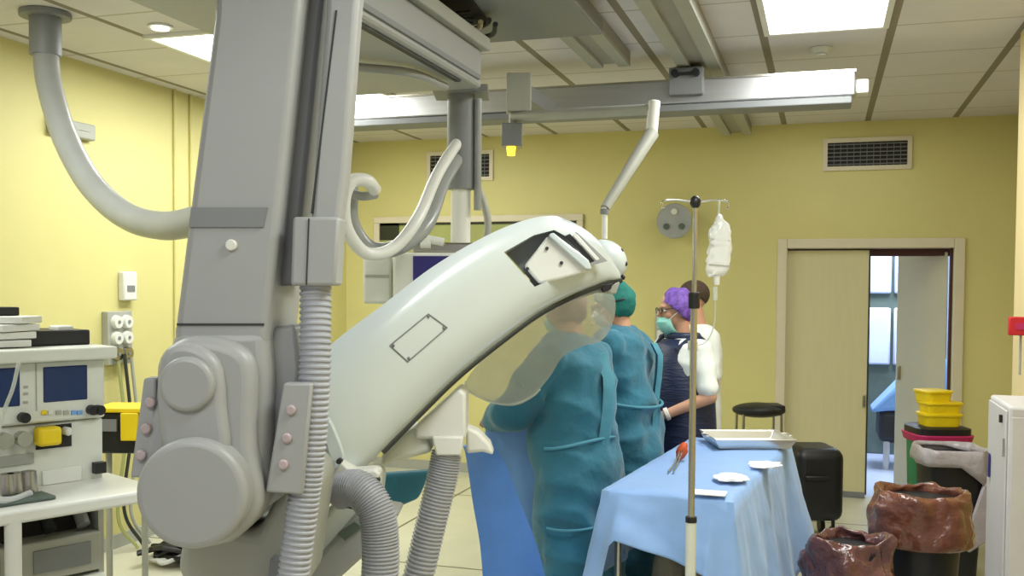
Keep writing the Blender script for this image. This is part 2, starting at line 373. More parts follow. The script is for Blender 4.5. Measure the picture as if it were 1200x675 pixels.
for px in (805,):
    x = PY(px, 90, YBM).x
    bm = B(); bx(bm, (x-.1, YBM-.05, zt-.1), (x+.1, YBM-.005, zt+.06)); bx(bm, (x-.08, YBM, zt), (x+.08, YBM+.14, 3.04)); h = obj('hanger_bracket', bm, 'greyd', t, bevel=.008)
    bm = B()
    for s in (-.06, .06): cone(bm, (x+s, YBM-.09, zt+.02), (x+s, YBM-.05, zt+.02), .022, seg=12)
    bx(bm, (x-.06, YBM-.08, zt+.01), (x+.06, YBM-.06, zt+.025)); obj('bracket_bolts', bm, 'black', h)
# overhead bridge box from which the column and the monitors hang
t = thing('ceiling_carriage', 'heavy grey overhead carriage box running from the column toward the monitor post', 'carriage', (-1.8, 2.5, 2.63))
XA, XB_, YE = -2.12, -1.49, 4.22
bm = B(); bx(bm, (XA, .9, 2.63), (XB_, YE, 2.80)); obj('carriage_box', bm, 'grey', t, False, bevel=.015)
bm = B(); bx(bm, (XA-.02, .9, 2.802), (XB_+.03, YE+.03, 2.86)); obj('top_flange', bm, 'greyb', t, False, bevel=.006)
bm = B(); bx(bm, (XB_-.05, 1.4, 2.622), (XB_-.025, YE-.2, 2.632)); obj('cable_slot', bm, 'rubber', t, False)
bm = B(); bx(bm, (XB_-.001, 1.2, 2.66), (XB_+.012, YE-.05, 2.68)); obj('side_groove', bm, 'greyd', t, False)
tube(bm := B(), [V((-1.95, 3.1, 2.61)), V((-1.8, 3.45, 2.59)), V((-1.62, 3.7, 2.6)), V((-1.58, 4.0, 2.6))], .018); obj('underside_cable', bm, 'hosel', t)
t2 = thing('ceiling_plate', 'broad dark grey ceiling plate with a dark-painted cable hatch above the carriage box', 'plate', (-1.4, 4.2, 2.98))
bm = B(); bx(bm, (-2.1, 1.6, 2.97), (-1.05, 4.75, 3.05)); obj('plate_body', bm, 'greyd', t2, False, bevel=.01)
bm = B(); prism(bm, [V((-1.95, 3.0, 2.966)), V((-1.55, 3.0, 2.966)), V((-1.42, 3.7, 2.966)), V((-1.5, 4.35, 2.966)), V((-1.8, 4.45, 2.966)), V((-1.95, 3.9, 2.966))], (0, 0, -.004)); obj('hatch_shade_sheet', bm, 'dark', t2, False)  # thin dark sheet stands in for the shade inside the opening
for k, rr in enumerate((.17, .13, .2)):
    c = V((-1.62, 4.2, 2.93-.015*k)); tube(bm := B(), [c+V((rr*math.cos(a*.785), rr*.8*math.sin(a*.785), .01*math.sin(a*2+k))) for a in range(8)], .012); obj('coiled_cable', bm, 'rubber' if k != 1 else 'carton', t2)
for x in (-2.0, -1.2):
    bm = B(); bx(bm, (x-.06, 2.0, 2.861 if x < -1.5 else 3.05), (x+.06, 4.1, 2.97 if x < -1.5 else H-.001)); obj('hanger_block', bm, 'greyd', t2, False)
# ------------------------------------------------------------------ monitor stand hanging behind
DM = 4.62
t = thing('monitor_suspension', 'ceiling post with grey sleeve carrying the cream monitors behind the white arc', 'monitor mount', P(545, 290, DM))
c = P(545, 108, DM+.05); c2 = P(540, 222, DM+.05)
cone(bm := B(), V((c2.x, c2.y, c2.z)), V((c2.x, c2.y, 2.66)), .066, seg=28); obj('sleeve', bm, 'greyd', t)
e = P(541, 286, DM+.05); cone(bm := B(), V((c2.x, c2.y, e.z-.02)), V((c2.x, c2.y, c2.z+.05)), .047, seg=28); obj('post', bm, 'whitep', t)
cone(bm := B(), V((c2.x+.085, c2.y, c2.z-.1)), V((c2.x+.085, c2.y, 2.62)), .018, seg=12); obj('side_tube', bm, 'hosel', t)
bm = B(); box(bm, V((c2.x, c2.y, 2.655)), (.26, .26, .03), CR); obj('mounting_flange', bm, 'greyd', t, bevel=.005)
box(bm := B(), V((c2.x-.05, c2.y, e.z-.02)), (.36, .16, .05), CR); obj('crossbar', bm, 'steel', t, bevel=.01)
cone(bm := B(), P(500, 280, DM), P(520, 284, DM), .02); cone(bm, P(493, 285, DM), P(505, 285, DM), .025); obj('clamp_knob', bm, 'whitep', t)
def monitor(x0, y0, x1, y1, d, scr, label, dark='purple'):
    t = thing('display_monitor', label, 'monitor', P((x0+x1)/2, y1, d))
    plate(bm := B(), [(x0, y0), (x1, y0), (x1, y1), (x0, y1)], d, .34); obj('casing', bm, 'cream', t, bevel=.015)
    if scr: plate(bm := B(), [(scr[0], scr[1]), (scr[2], scr[1]), (scr[2], scr[3]), (scr[0], scr[3])], d-.006, .01); obj('screen', bm, dark, t, False)
    return t
monitor(460, 296, 560, 362, DM-.1, (484, 300, 546, 354), 'cream boxy monitor with a violet-blue screen behind the white arc')
mt = monitor(425, 299, 459, 356, DM, None, 'small cream equipment box hanging left of the violet-blue screen monitor')
plate(bm := B(), [(428, 322), (456, 322), (456, 325), (428, 325)], DM-.004, .01); obj('casing_seam', bm, 'greyb', mt, False)
# hose bundle looping down behind the column
def hose(name, pts, r, label, m='hosel', cat='hose', n=None, group=None, **k):
    tube(bm := B(), pts, r, seg=16, n=n or 14*(len(pts)-1), **k); return tag(obj(name, bm, m), label, cat, group)
hose('cable_hose', [P(x, y, d) for x, y, d in ((548,150,4.75),(515,200,4.4),(490,255,4.1),(462,290,4.0),(430,297,3.9),(407,270,3.8),(403,235,3.75),(412,213,3.75),(430,212,3.8),(439,222,3.9))], .026, 'flexible hose coloured white for its highlights, curling in a loop beside the grey column', 'whitep')  # white plastic stands in for the bright shine along the loop
hose('cable_hose', [P(x, y, d) for x, y, d in ((550,165,4.8),(520,212,4.45),(500,262,4.2),(470,288,4.1),(435,292,4.05),(412,262,4.0),(410,220,3.95))], .034, 'thicker grey hose hanging in a long curve left of the monitor post')
hose('cable_hose', [P(x, y, d) for x, y, d in ((400,180,3.7),(404,205,3.7),(398,255,3.65))], .014, 'thin white hose running straight down at the right edge of the grey column')
hose('cable_hose', [P(x, y, d) for x, y, d in ((412,227,3.9),(425,230,3.9),(440,228,3.95))], .018, 'short white hose end sticking out of the hose loop')
hose('cable_hose', [P(x, y, d) for x, y, d in ((553,205,4.8),(566,235,4.8),(572,265,4.8),(566,296,4.8))], .018, 'thin grey-green cable hanging just right of the monitor post', 'greyb')
# left ceiling hose
t = thing('ceiling_hose', 'thick grey hose sweeping down from a ceiling flange and across behind the column', 'hose', PZ(53, 20, H))
q = PZ(53, 14, H)
cone(bm := B(), (q.x, q.y, H-.03), (q.x, q.y, H-.001), .125, seg=28); obj('ceiling_flange', bm, 'greyd', t, bevel=.005)
cone(bm := B(), (q.x, q.y, H-.22), (q.x, q.y, H-.03), .077, seg=28); obj('collar', bm, 'greyd', t)
d0 = (V((q.x, q.y, H))-CAM).dot(FW)
tube(bm := B(), [V((q.x, q.y, H-.2))]+[P(x, y, d) for x, y, d in ((58,100,d0-.1),(76,160,d0-.25),(106,215,d0-.4),(145,251,d0-.6),(185,264,d0-.8),(225,260,d0-1.0),(300,235,d0-1.3),(380,200,d0-1.5))], .062, seg=20, n=110); obj('hose_body', bm, 'hosel', t)
# ------------------------------------------------------------------ C-arm stand: the big grey column
t = thing('imaging_stand', 'large slanting grey support column of the ceiling-mounted X-ray machine with round motor cover', 'medical stand', P(230, 600, 2.5))
D = 2.42
# main column, front face + receding body
plate(bm := B(), [(257,-130),(368,-130),(352,20),(314,390),(300,560),(215,560),(203,390),(222,240),(250,20)], [D]*9, .34); obj('column_body', bm, 'grey', t, bevel=.02, seg=3)
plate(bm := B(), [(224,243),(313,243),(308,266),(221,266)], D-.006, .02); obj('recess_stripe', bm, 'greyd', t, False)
plate(bm := B(), [(207,379),(309,379),(309,381.5),(207,381.5)], D-.003, .02); obj('cover_seam', bm, 'rubber', t, False)
disc(bm := B(), 270, 287, D-.012, .014, .02, 20); obj('round_button', bm, 'whitep', t, bevel=.003)
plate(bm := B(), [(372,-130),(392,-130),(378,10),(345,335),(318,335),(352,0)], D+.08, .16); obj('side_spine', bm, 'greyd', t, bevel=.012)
plate(bm := B(), [(384,-100),(430,-100),(419,10),(405,200),(398,258),(392,335),(362,335),(364,258),(372,140),(382,10)], D+.02, .09); obj('cable_duct', bm, 'grey', t, bevel=.014, seg=3)
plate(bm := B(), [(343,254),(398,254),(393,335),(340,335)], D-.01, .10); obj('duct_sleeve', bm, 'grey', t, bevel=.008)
plate(bm := B(), [(361,256),(362.5,256),(359.5,334),(358,334)], D-.013, .01); obj('sleeve_groove', bm, 'rubber', t, False)
plate(bm := B(), [(393,12),(395,12),(366,250),(364,250)], D+.017, .01); obj('duct_groove', bm, 'rubber', t, False)
# lower swivel housing
hs = smooth_poly([(178,470),(184,420),(212,397),(250,396),(284,410),(297,440),(296,520),(306,590),(276,632),(225,644),(180,620),(160,575),(164,520)], 4)
plate(bm := B(), [(318,384),(312,430),(306,600),(340,575),(352,430),(346,380)], D+.06, .25); obj('housing_side', bm, 'grey', t, bevel=.012)
plate(bm := B(), [(204,386),(312,386),(316,440),(312,590),(270,640),(200,640),(180,560),(186,440)], D-.005, .3); obj('swivel_housing', bm, 'grey', t, bevel=.03, seg=4)
plate(bm := B(), hs, D-.055, .2); obj('motor_cover', bm, 'grey', t, bevel=.03, seg=5)
plate(bm := B(), smooth_poly([(186,420),(217,402),(254,424),(262,480),(262,540),(200,540),(184,500)], 4), D-.085, .1); obj('boss_neck', bm, 'grey', t, bevel=.02, seg=4)
disc(bm := B(), 217, 451, D-.105, .066, .1); obj('small_boss', bm, 'grey', t, bevel=.012, seg=3)
disc(bm := B(), 223, 580, D-.12, .131, .14, 64); obj('round_cap', bm, 'grey', t, bevel=.018, seg=4)
# flanges with knobs
plate(bm := B(), [(168,443),(182,443),(180,560),(152,560)], D-.05, .05); fl = obj('left_flange', bm, 'grey', t, bevel=.006)
for x, y in ((175,472),(170,503),(164,534)):
    disc(bm := B(), x, y, D-.066, .0125, .02, 20); obj('clamp_knob', bm, 'knob', fl, bevel=.004)
plate(bm := B(), [(332,449),(366,449),(354,580),(311,577)], D-.03, .05); fr = obj('right_flange', bm, 'grey', t, bevel=.006)
for x, y in ((340,481),(335,514),(331,545)):
    disc(bm := B(), x, y, D-.041, .0125, .02, 20); obj('clamp_knob', bm, 'knob', fr, bevel=.004)
# lower arm behind housing
plate(bm := B(), [(215,610),(300,625),(345,540),(372,560),(352,700),(250,740),(205,670)], D+.12, .3); obj('lower_arm', bm, 'greyb', t, bevel=.03, seg=3)
plate(bm := B(), [(316,655),(328,655),(326,760),(306,760)], D+.08, .05); obj('arm_bracket', bm, 'greyd', t, bevel=.004)
# hoses
hose('corrugated_hose', [P(x, y, D+.03+d) for x, y, d in ((370,335,.02),(369,430,.0),(364,520,.0),(354,600,.0),(342,690,0),(335,760,.0))], .0365, 'ribbed grey hose running straight down along the right side of the grey column', 'hose', rib=.004, pitch=.0135)
# ------------------------------------------------------------------ white arc
t = thing('x_ray_arc', 'large glossy white curved arm of the X-ray machine sweeping up to the right', 'x-ray arm', P(480, 450, 3.2))
U = [(300,515),(345,450),(390,402),(450,356),(505,314),(555,284),(600,263),(640,253),(668,259),(694,275),(712,296),(727,320)]
L = [(300,690),(330,645),(372,605),(430,546),(483,492),(535,441),(588,398),(632,366),(668,347),(694,336),(712,330),(727,327)]
Dd = [2.85,2.88,2.92,2.98,3.06,3.15,3.25,3.35,3.44,3.5,3.56,3.6]
UU = spline([(*u, d) for u, d in zip(U, Dd)], 66); LL = spline([(*l_, d) for l_, d in zip(L, Dd)], 66)
rings = []
for i, (u, l_) in enumerate(zip(UU, LL)):
    pu, pl = P(u[0], u[1], u[2]), P(l_[0], l_[1], l_[2]); wdt = (pl-pu).length; bl = min(.065, wdt*.25); r = []
    for k in range(15):
        s = k/14; b_ = bl*(1-abs(2*s-1)**3.6); r.append(pu.lerp(pl, s)-FW*b_ + (UP*.0))
    back = min(.30, wdt*1.1)
    r.append(pl+FW*back*.35); r.append(pl.lerp(pu, .12)+FW*back); r.append(pu.lerp(pl, .10)+FW*back); r.append(pu+FW*back*.4)
    rings.append(r)
bm = loft(B(), rings); bmesh.ops.recalc_face_normals(bm, faces=bm.faces[:])
arc = obj('arc_shell', bm, 'white', t, angle=math.radians(60))
# hatch opening near the tip, cut out of the shell
cut = B(); prism(cut, [P(x, y, 3.0) for x, y in ((590,293),(628,270),(655,262),(676,272),(712,306),(690,312),(660,322),(629,336))], FW*.62)
cme = bpy.data.meshes.new('c'); bmesh.ops.recalc_face_normals(cut, faces=cut.faces[:]); cut.to_mesh(cme); cut.free(); co = bpy.data.objects.new('c', cme); COL.objects.link(co)
bo = arc.modifiers.new('b', 'BOOLEAN'); bo.object = co; bo.operation = 'DIFFERENCE'; bo.solver = 'EXACT'
dg = bpy.context.evaluated_depsgraph_get(); dg.update(); nm = bpy.data.meshes.new_from_object(arc.evaluated_get(dg)); arc.modifiers.clear(); arc.data = nm
bpy.data.objects.remove(co)
try: nm.set_sharp_from_angle(angle=math.radians(40))
except Exception: pass
hw = [(583,293),(628,264),(657,255),(682,268),(722,308),(692,318),(660,328),(629,343)]
plate(bm := B(), [(590,293),(628,270),(655,262),(676,272),(712,306),(690,312),(660,322),(629,336)], 3.41, .02); obj('recess_floor', bm, 'grey', t, False)
plate(bm := B(), [(614,312),(642,276),(662,288),(690,318),(654,328),(632,333)], 3.3, .14); det = obj('detector_block', bm, 'whitep', t, bevel=.01, seg=3)
plate(bm := B(), [(642,276),(648,272),(690,305),(694,316),(686,316)], 3.28, .14); obj('detector_rim', bm, 'white', det, bevel=.006)
for x, y in ((618,315),(641,291),(658,308)): disc(bm := B(), x, y, 3.292, .006, .02, 12); obj('screw', bm, 'rubber', det)
plate(bm := B(), [(663,276),(668,274),(697,306),(692,308)], 3.34, .03); obj('guide_slot', bm, 'black', t, False)
plate(bm := B(), [(671,276),(676,274),(703,304),(699,306)], 3.33, .03); obj('guide_rail', bm, 'whitep', t, bevel=.003)
# dark rim under the shell
sp = [P(l_[0], l_[1]+1.5, l_[2]+.01) for l_ in LL[20:]]
tube(bm := B(), sp[::3]+[sp[-1]], .012, seg=10); obj('dark_edge_seal', bm, 'rubber', t)
# access hatch
hp = [(457,405),(502,368),(524,384),(478,424)]
from mathutils.bvhtree import BVHTree
bvh = BVHTree.FromPolygons([v.co for v in arc.data.vertices], [p.vertices[:] for p in arc.data.polygons])
def onface(x, y):
    rr = ray(x, y).normalized(); h_ = bvh.ray_cast(CAM, rr)[0]; return h_-rr*.001
bm = B()
for i in range(4):
    a, b_ = hp[i], hp[(i+1) % 4]
    tube(bm, [onface(a[0]+(b_[0]-a[0])*k/8, a[1]+(b_[1]-a[1])*k/8) for k in range(9)], .0022, seg=6)
for x, y in ((461,405),(502,371),(520,384),(479,420)): ell(bm, onface(x, y), (.005, .005, .005), u=8, v=6)
HATCH = obj('access_hatch', bm, 'greyd', t)
# inner underside strip near the tip
plate(bm := B(), [(655,356),(690,338),(716,332),(727,330),(722,345),(700,343),(672,352)], 3.58, .12); obj('inner_liner', bm, 'greyb', t, bevel=.01)
plate(bm := B(), [(703,334),(719,331),(716,339),(707,343)], 3.54, .06); obj('end_stop', bm, 'black', t, bevel=.004)
# lower inner cheek and control strip
plate(bm := B(), [(345,640),(428,550),(445,560),(440,600),(360,690),(330,720)], 3.05, .2); obj('inner_cheek', bm, 'cream', t, bevel=.02)
plate(bm := B(), [(330,702),(425,592),(470,600),(440,640),(385,690),(350,740)], 3.0, .14); ck = obj('control_strip', bm, 'grey', t, bevel=.015)
plate(bm := B(), [(396,625),(415,612),(424,618),(404,634)], 2.99, .02); obj('control_window', bm, 'greenish', ck, False)
# tube housing box with bracket, hose connectors
t = thing('tube_housing', 'white boxy X-ray tube housing with hose nozzle below the white arc', 'x-ray part', P(515, 500, 3.2))
plate(bm := B(), [(486,500),(538,455),(546,462),(546,515),(486,515)], 3.2, .2); obj('housing_box', bm, 'whitep', t, bevel=.012, seg=3)
plate(bm := B(), [(446,533),(484,500),(500,514),(508,530),(446,547)], 3.22, .2); obj('side_fairing', bm, 'cream', t, bevel=.02, seg=3)
plate(bm := B(), [(506,512),(543,512),(540,534),(511,534)], 3.18, .1); obj('hose_nozzle', bm, 'whitep', t, bevel=.006)
plate(bm := B(), [(546,500),(560,506),(574,520),(579,534),(566,530),(546,532)], 3.3, .1); obj('white_fin', bm, 'whitep', t, bevel=.012, seg=3)
hose('corrugated_hose', [P(x, y, 3.24) for x, y in ((524,530),(517,565),(506,610),(494,660),(480,720),(470,770))]+[P(462, 850, 3.24)*1.0, PZ(440, 960, .06)], .047, 'ribbed grey hose hanging from the white tube housing nozzle', 'hose', rib=.005, pitch=.016)
t = thing('hose_bracket', 'white pointed bracket clamping a bent ribbed hose at the lower edge of the arc', 'bracket', P(410, 565, 2.86))
plate(bm := B(), smooth_poly([(381,491),(388,497),(402,533),(397,541),(389,539),(381,515)], 3), 2.82, .03); obj('pointed_blade', bm, 'white', t, bevel=.006)
plate(bm := B(), [(377,560),(394,548),(400,540),(412,552),(440,550),(446,556),(440,566),(420,575),(418,592),(400,588)], 2.86, .08); obj('clamp_body', bm, 'whitep', t, bevel=.008)
tube(bm := B(), [P(x, y, 2.84) for x, y in ((376,561),(388,575),(402,588),(420,594))], .005, seg=8); obj('white_band', bm, 'chrome', t)
tube(bm := B(), [P(x, y, 2.85) for x, y in ((374,564),(386,578),(400,591),(419,597))], .004, seg=8); obj('black_band', bm, 'black', t)
disc(bm := B(), 397, 541, 2.8, .008, .03, 12); disc(bm, 441, 564, 2.85, .009, .03, 12); obj('pivot_pin', bm, 'rubber', t)
hose('corrugated_hose', [P(x, y, d) for x, y, d in ((398,575,2.88),(420,573,2.84),(440,598,2.82),(446,640,2.82),(444,700,2.82),(440,770,2.82),(430,880,2.82))]+[PZ(410, 1020, .055)], .050, 'short ribbed hose bending down from the white bracket', 'hose', rib=.005, pitch=.0135)
# ------------------------------------------------------------------ surgical lamp on its arm, and the acrylic shield
DL = 5.2
t = thing('surgical_lamp', 'white surgical lamp on a bent ceiling arm behind the tip of the arc', 'lamp', P(710, 300, 4.3))
q = P(608, 110, DL)
bm = B(); box(bm, q, (.13, .12, .2), CR); obj('mount_box', bm, 'greyb', t, bevel=.006)
box(bm := B(), V((q.x, q.y+.35, q.z+.02)), (.08, .6, .08)); obj('mount_arm', bm, 'greyd', t)
cone(bm := B(), P(600, 150, DL), P(601, 120, DL), .018); obj('drop_tube', bm, 'greyb', t)
box(bm := B(), P(600, 159, DL), (.11, .11, .12), CR); obj('control_box', bm, 'greyd', t, bevel=.006)
cone(bm := B(), P(599, 172, DL), P(599, 182, DL), .024, .02); obj('indicator_light', bm, 'lampy', t)
cone(bm := B(), P(602, 137, DL), P(766, 128, 4.6), .026, .026); obj('horizontal_arm', bm, 'greyb', t)
cone(bm := B(), P(767, 118, 4.6), P(763, 160, 4.6), .028); obj('elbow_joint', bm, 'whitep', t, bevel=.006)
cone(bm := B(), P(764, 156, 4.6), P(709, 244, 4.4), .034, .022); obj('spring_arm', bm, 'greyb', t)
cone(bm := B(), P(708.5, 243, 4.4), P(708.5, 280, 4.4), .013); obj('swivel_stem', bm, 'whitep', t)
cone(bm := B(), P(708.5, 245, 4.4), P(708.5, 251, 4.4), .02); obj('stem_collar', bm, 'greyd', t)
ell(bm := B(), P(705, 308, 4.4), (.115, .115, .105), CR); obj('lamp_head', bm, 'white', t)
for x, y in ((728,294),(733,309),(730,325)): ell(bm := B(), P(x, y, 4.36), (.010, .010, .012)); obj('lamp_knob', bm, 'black', t)
t = thing('radiation_shield', 'clear grey curved acrylic radiation shield hanging in front of the left surgeon', 'shield', P(640, 420, 4.02))
so = smooth_poly([(546,447),(590,398),(640,362),(690,340),(718,345),(720,372),(706,398),(682,406),(660,418),(644,442),(624,464),(600,474),(568,468)], 5)
bm = B(); n = len(so)
pts = [P(x, y, 4.02-.0012*(x-546)+.06*((x-630)/90)**2) for x, y in so]; prism(bm, pts, FW*.012)
M['acryl'] = clearmat('smoky_clear_acrylic', lin(196,196,182), .42, .12)
obj('acrylic_pane', bm, 'acryl', t, bevel=.002)
tube(bm := B(), [p+FW*.006 for p in pts[-3*5-2:]]+[pts[0]+FW*.006], .006, seg=8, n=60); 
obj('pane_edge', bm, 'tube', t)
cone(bm := B(), P(705, 320, 4.36), P(703, 350, 3.95), .012); obj('hanger_rod', bm, 'steel', t)
# ------------------------------------------------------------------ examination lamp on the back wall
q = PY(790, 259, 8.45)
t = thing('wall_lamp', 'round grey examination lamp head against the back wall behind the drip stand', 'lamp', q)
cone(bm := B(), q, q+V((0, .05, 0)), .155, .13, 36); obj('lamp_dish', bm, 'lens', t, bevel=.01)
cone(bm := B(), q+V((0, .05, 0)), V((q.x, YB, q.z)), .03); obj('wall_mount', bm, 'whitep', t)
for a in (90, 215, 325):
    c = q+V((.08*math.cos(math.radians(a)), -.012, .08*math.sin(math.radians(a)))); cone(bm := B(), c, c+V((0, .02, 0)), .026, seg=16); obj('bulb', bm, 'whitep' if a == 90 else 'greenish', t)
# ------------------------------------------------------------------ wall fittings
def wallbox(pa, pb, label, name, cat, m, dep=.05):
    a = PX(*pa, XL); b = PX(*pb, XL); bm = B(); bx(bm, (XL, a.y, b.z), (XL+dep, b.y, a.z)); return a, b, bm
a, b_, bm = wallbox((54,136), (105,166), '', '', '', '')
t = thing('wall_speaker', 'grey box fixed high on the left wall behind the ceiling hose', 'wall box', (XL, a.y, b_.z)); obj('box_body', bm, 'greyb', t, bevel=.01)
bx(bm := B(), (XL+.05, a.y+.05, b_.z+.05), (XL+.056, b_.y-.05, a.z-.05)); obj('front_panel', bm, 'whitep', t)
a, b_, bm = wallbox((138,318), (154,352), '', '', '', '')
t = thing('soap_dispenser', 'small white dispenser on the left wall above the outlet panel', 'dispenser', (XL, a.y, b_.z)); obj('dispenser_body', bm, 'whitep', t, bevel=.01)
bx(bm := B(), (XL+.05, a.y+.03, b_.z+.06), (XL+.054, b_.y-.03, b_.z+.10)); obj('label_window', bm, 'greyd', t)
a, b_, bm = wallbox((119,365), (148,425), '', '', '', '')
t = thing('gas_outlet_panel', 'grey wall panel with two rows of white gas and power outlets on the left wall', 'outlet panel', (XL, a.y, b_.z)); obj('backplate', bm, 'greyb', t, bevel=.005)
for i in range(2):
    for j in range(3):
        c = V((XL+.05, a.y+(b_.y-a.y)*(.3+.42*i), a.z+(b_.z-a.z)*(.2+.3*j)))
        cone(bm := B(), c, c+V((.03, 0, 0)), .045, .04, 16); o = obj('outlet', bm, 'whitep' if j < 2 else 'steel', t)
        cone(bm := B(), c+V((.028, 0, 0)), c+V((.034, 0, 0)), .012, seg=12); obj('socket_hole', bm, 'greyd', o)
for k, px in enumerate((146, 154, 139)):
    a2 = PX(px, 415+k*4, XL+.09); tube(bm := B(), [a2, a2+V((.03, .02, -.5)), a2+V((.02, -.04, -1.0)), V((a2.x+.1, a2.y+.05, .02))], .011, seg=8, n=30)
    tag(obj('wall_cable', bm, ('rubber', 'greyb', 'pane')[k]), ('black cable hanging from the gas outlet panel', 'beige cable hanging nearest the column from the outlet panel', 'olive cable dropping from the outlet panel behind the machine')[k], 'cable')
# outlet unit on the back wall behind the masked staff
a = PY(769, 363, YB); b_ = PY(790, 407, YB)
t = thing('wall_outlet_unit', 'grey wall unit with two black round dials behind the masked staff', 'outlet panel', (a.x, YB, b_.z))
bx(bm := B(), (a.x, YB-.05, b_.z), (b_.x, YB, a.z)); obj('backplate', bm, 'greyb', t, bevel=.005)
for zz in (.26, .72):
    c = V((a.x+(b_.x-a.x)*.45, YB-.05, b_.z+(a.z-b_.z)*zz)); box(bm := B(), c, (.11, .02, .13)); o = obj('outlet', bm, 'whitep', t, bevel=.008)
    cone(bm := B(), c-V((0, .04, 0)), c, .035, seg=16); obj('dial', bm, 'black', o)
# fire alarm call point on the near right wall
YP = 5.5
a = PY(1181, 371, YP); b_ = PY(1206, 393, YP)
t = thing('fire_alarm_point', 'small red fire alarm box on the cream wall corner above the grey cabinet', 'alarm', (a.x, YP, b_.z))
bx(bm := B(), (a.x, YP-.045, b_.z), (b_.x, YP, a.z)); obj('alarm_body', bm, 'red', t, bevel=.006)
bx(bm := B(), (a.x+.03, YP-.049, b_.z+.03), (b_.x-.03, YP-.045, a.z-.03)); obj('alarm_face', bm, 'magenta', t)
cone(bm := B(), (b_.x-.04, YP-.01, b_.z-.2), (b_.x-.04, YP-.01, b_.z), .006, seg=8); obj('alarm_cable', bm, 'greyb', t)
# ------------------------------------------------------------------ anaesthesia machine at the left
AM = math.radians(65.6)
org = P(123, 400, 3.57); org.z = 0
t = thing('anaesthesia_machine', 'cream anaesthesia machine with two dark blue screens and drawers at the left edge', 'medical machine', org, AM)
RA = Matrix.Rotation(AM, 3, 'Z'); ux = RA @ V((1, 0, 0)); uy = RA @ V((0, 1, 0))
def A(px, py, off=0):      # pixel -> machine (x, z) on the plane y = off
    r = ray(px, py); o2 = org+uy*off; k = (o2-CAM).dot(uy)/r.dot(uy); p = CAM+r*k-org
    return p.dot(ux), p.z
def mrect(bm, x0, y0, x1, y1, off, dep):
    a = A(x0, y0, off); b = A(x1, y1, off); c = A(x1, y0, off); d = A(x0, y1, off)
    xx0, xx1 = a[0], b[0]; zt_ = (a[1]+c[1])/2; zb_ = (d[1]+b[1])/2
    return bx(bm, (xx0, off, zb_), (xx1, off+dep, zt_))
def mp(name, m, x0, y0, x1, y1, off, dep, parent=None, bevel=.004):
    return obj(name, mrect(B(), x0, y0, x1, y1, off, dep), m, parent or t, local=(parent is None or True), bevel=bevel)
LX = -.95
ztop = A(123, 405)[1]; zmid = A(123, 489)[1]; zsh = A(120, 560)[1]; zlow = A(123, 668)[1]
obj('top_shelf', bx(B(), (LX, -.06, ztop-.045), (.02, .5, ztop)), 'cream', t, local=True, bevel=.008)
obj('upper_cabinet', bx(B(), (LX, 0, zmid), (0, .45, ztop-.045)), 'cream', t, local=True, bevel=.01)
obj('middle_cabinet', bx(B(), (LX, .02, zsh-.05), (0, .45, zmid-.004)), 'cream', t, local=True, bevel=.008)
bm = B(); zs = A(145, 578, -.25)[1]; bx(bm, (LX, -.32, zs-.03), (.06, .1, zs+.012)); sh = obj('work_shelf', bm, 'whitep', t, local=True, bevel=.01)
bm = B(); bx(bm, (LX, .43, .12), (0, .45, zs-.03)); bx(bm, (-.02, .02, .12), (0, .45, zs-.03)); bx(bm, (LX, .02, .12), (LX+.02, .45, zs-.03)); obj('lower_frame', bm, 'greyb', t, local=True)
bm = B(); bx(bm, (LX+.02, .10, zs-.18), (-.02, .42, zs-.04)); obj('dark_bay', bm, 'dark', t, local=True)
bm = B(); bx(bm, (LX, .0, .1), (0.0, .46, zs-.335)); obj('base_cabinet', bm, 'cream', t, local=True, bevel=.012)
for k, (a0, a1) in enumerate(((-.95, -.66), (-.63, -.33), (-.30, -.02))):
    bm = B(); bx(bm, (a0, .0, zs-.32), (a1, .12, zs-.18)); tr = obj('drawer', bm, 'greyb', t, local=True, bevel=.006)
    bm = B(); bx(bm, (a0+.04, -.006, zs-.29), (a1-.04, .0, zs-.21)); obj('drawer_window', bm, 'greyd', tr, local=True)
for k in range(7):
    bm = B(); x = -.07-.12*k; cone(bm, (x, .09, zs-.08), (x, .03, zs-.155), .024, seg=14); obj('bay_connector', bm, 'black' if k % 2 else 'greyd', t, local=True)
for a0 in (-.9, -.05):
    for yy in (.06, .4):
        bm = B(); cone(bm, (a0-.012, yy, .05), (a0+.012, yy, .05), .05, seg=18); obj('caster', bm, 'black', t, local=True)
mp('right_screen', 'screen', 51, 429, 103, 470, -.004, .01)
mp('left_screen', 'screen', -30, 432, 24, 478, -.004, .01)
for y in (452, 460, 470): mp('bezel_button', 'greyb', 28, y, 33, y+3, -.004, .01, bevel=.001)
mp('screen_divider', 'greyb', 42, 425, 43.5, 482, -.003, .008, bevel=0)
for x, m_ in ((49, 'yellow'), (57, 'cream'), (66, 'greyb'), (75, 'greyb'), (84, 'drape'), (91, 'drape')): mp('panel_key', m_, x, 481, x+6, 486, -.006, .012, bevel=.001)
for x, y in ((26,489),(106,480),(114,480)):
    a = A(x, y); cone(bm := B(), (a[0], -.03, a[1]), (a[0], 0, a[1]), .018, seg=16); obj('rotary_knob', bm, 'black', t, local=True)
pv = obj('vaporizer_recess', mrect(B(), 42, 498, 84, 525, .016, .012), 'dark', t, local=True)
mp('vaporizer', 'yellow', 46, 501, 74, 523, -.05, .06, bevel=.012)
mp('vaporizer_cap', 'whitep', 78, 501, 86, 511, -.03, .05, bevel=.01)
for x, y in ((5,516),(27,514)):
    a = A(x, y); cone(bm := B(), (a[0], -.02, a[1]), (a[0], .02, a[1]), .026, seg=18); obj('gauge', bm, 'steel', t, local=True)
mp('name_panel', 'greyb', 0, 533, 40, 545, .012, .01, bevel=0)
mp('label_strip', 'whitep', 50, 549, 96, 566, .01, .012, bevel=.002)
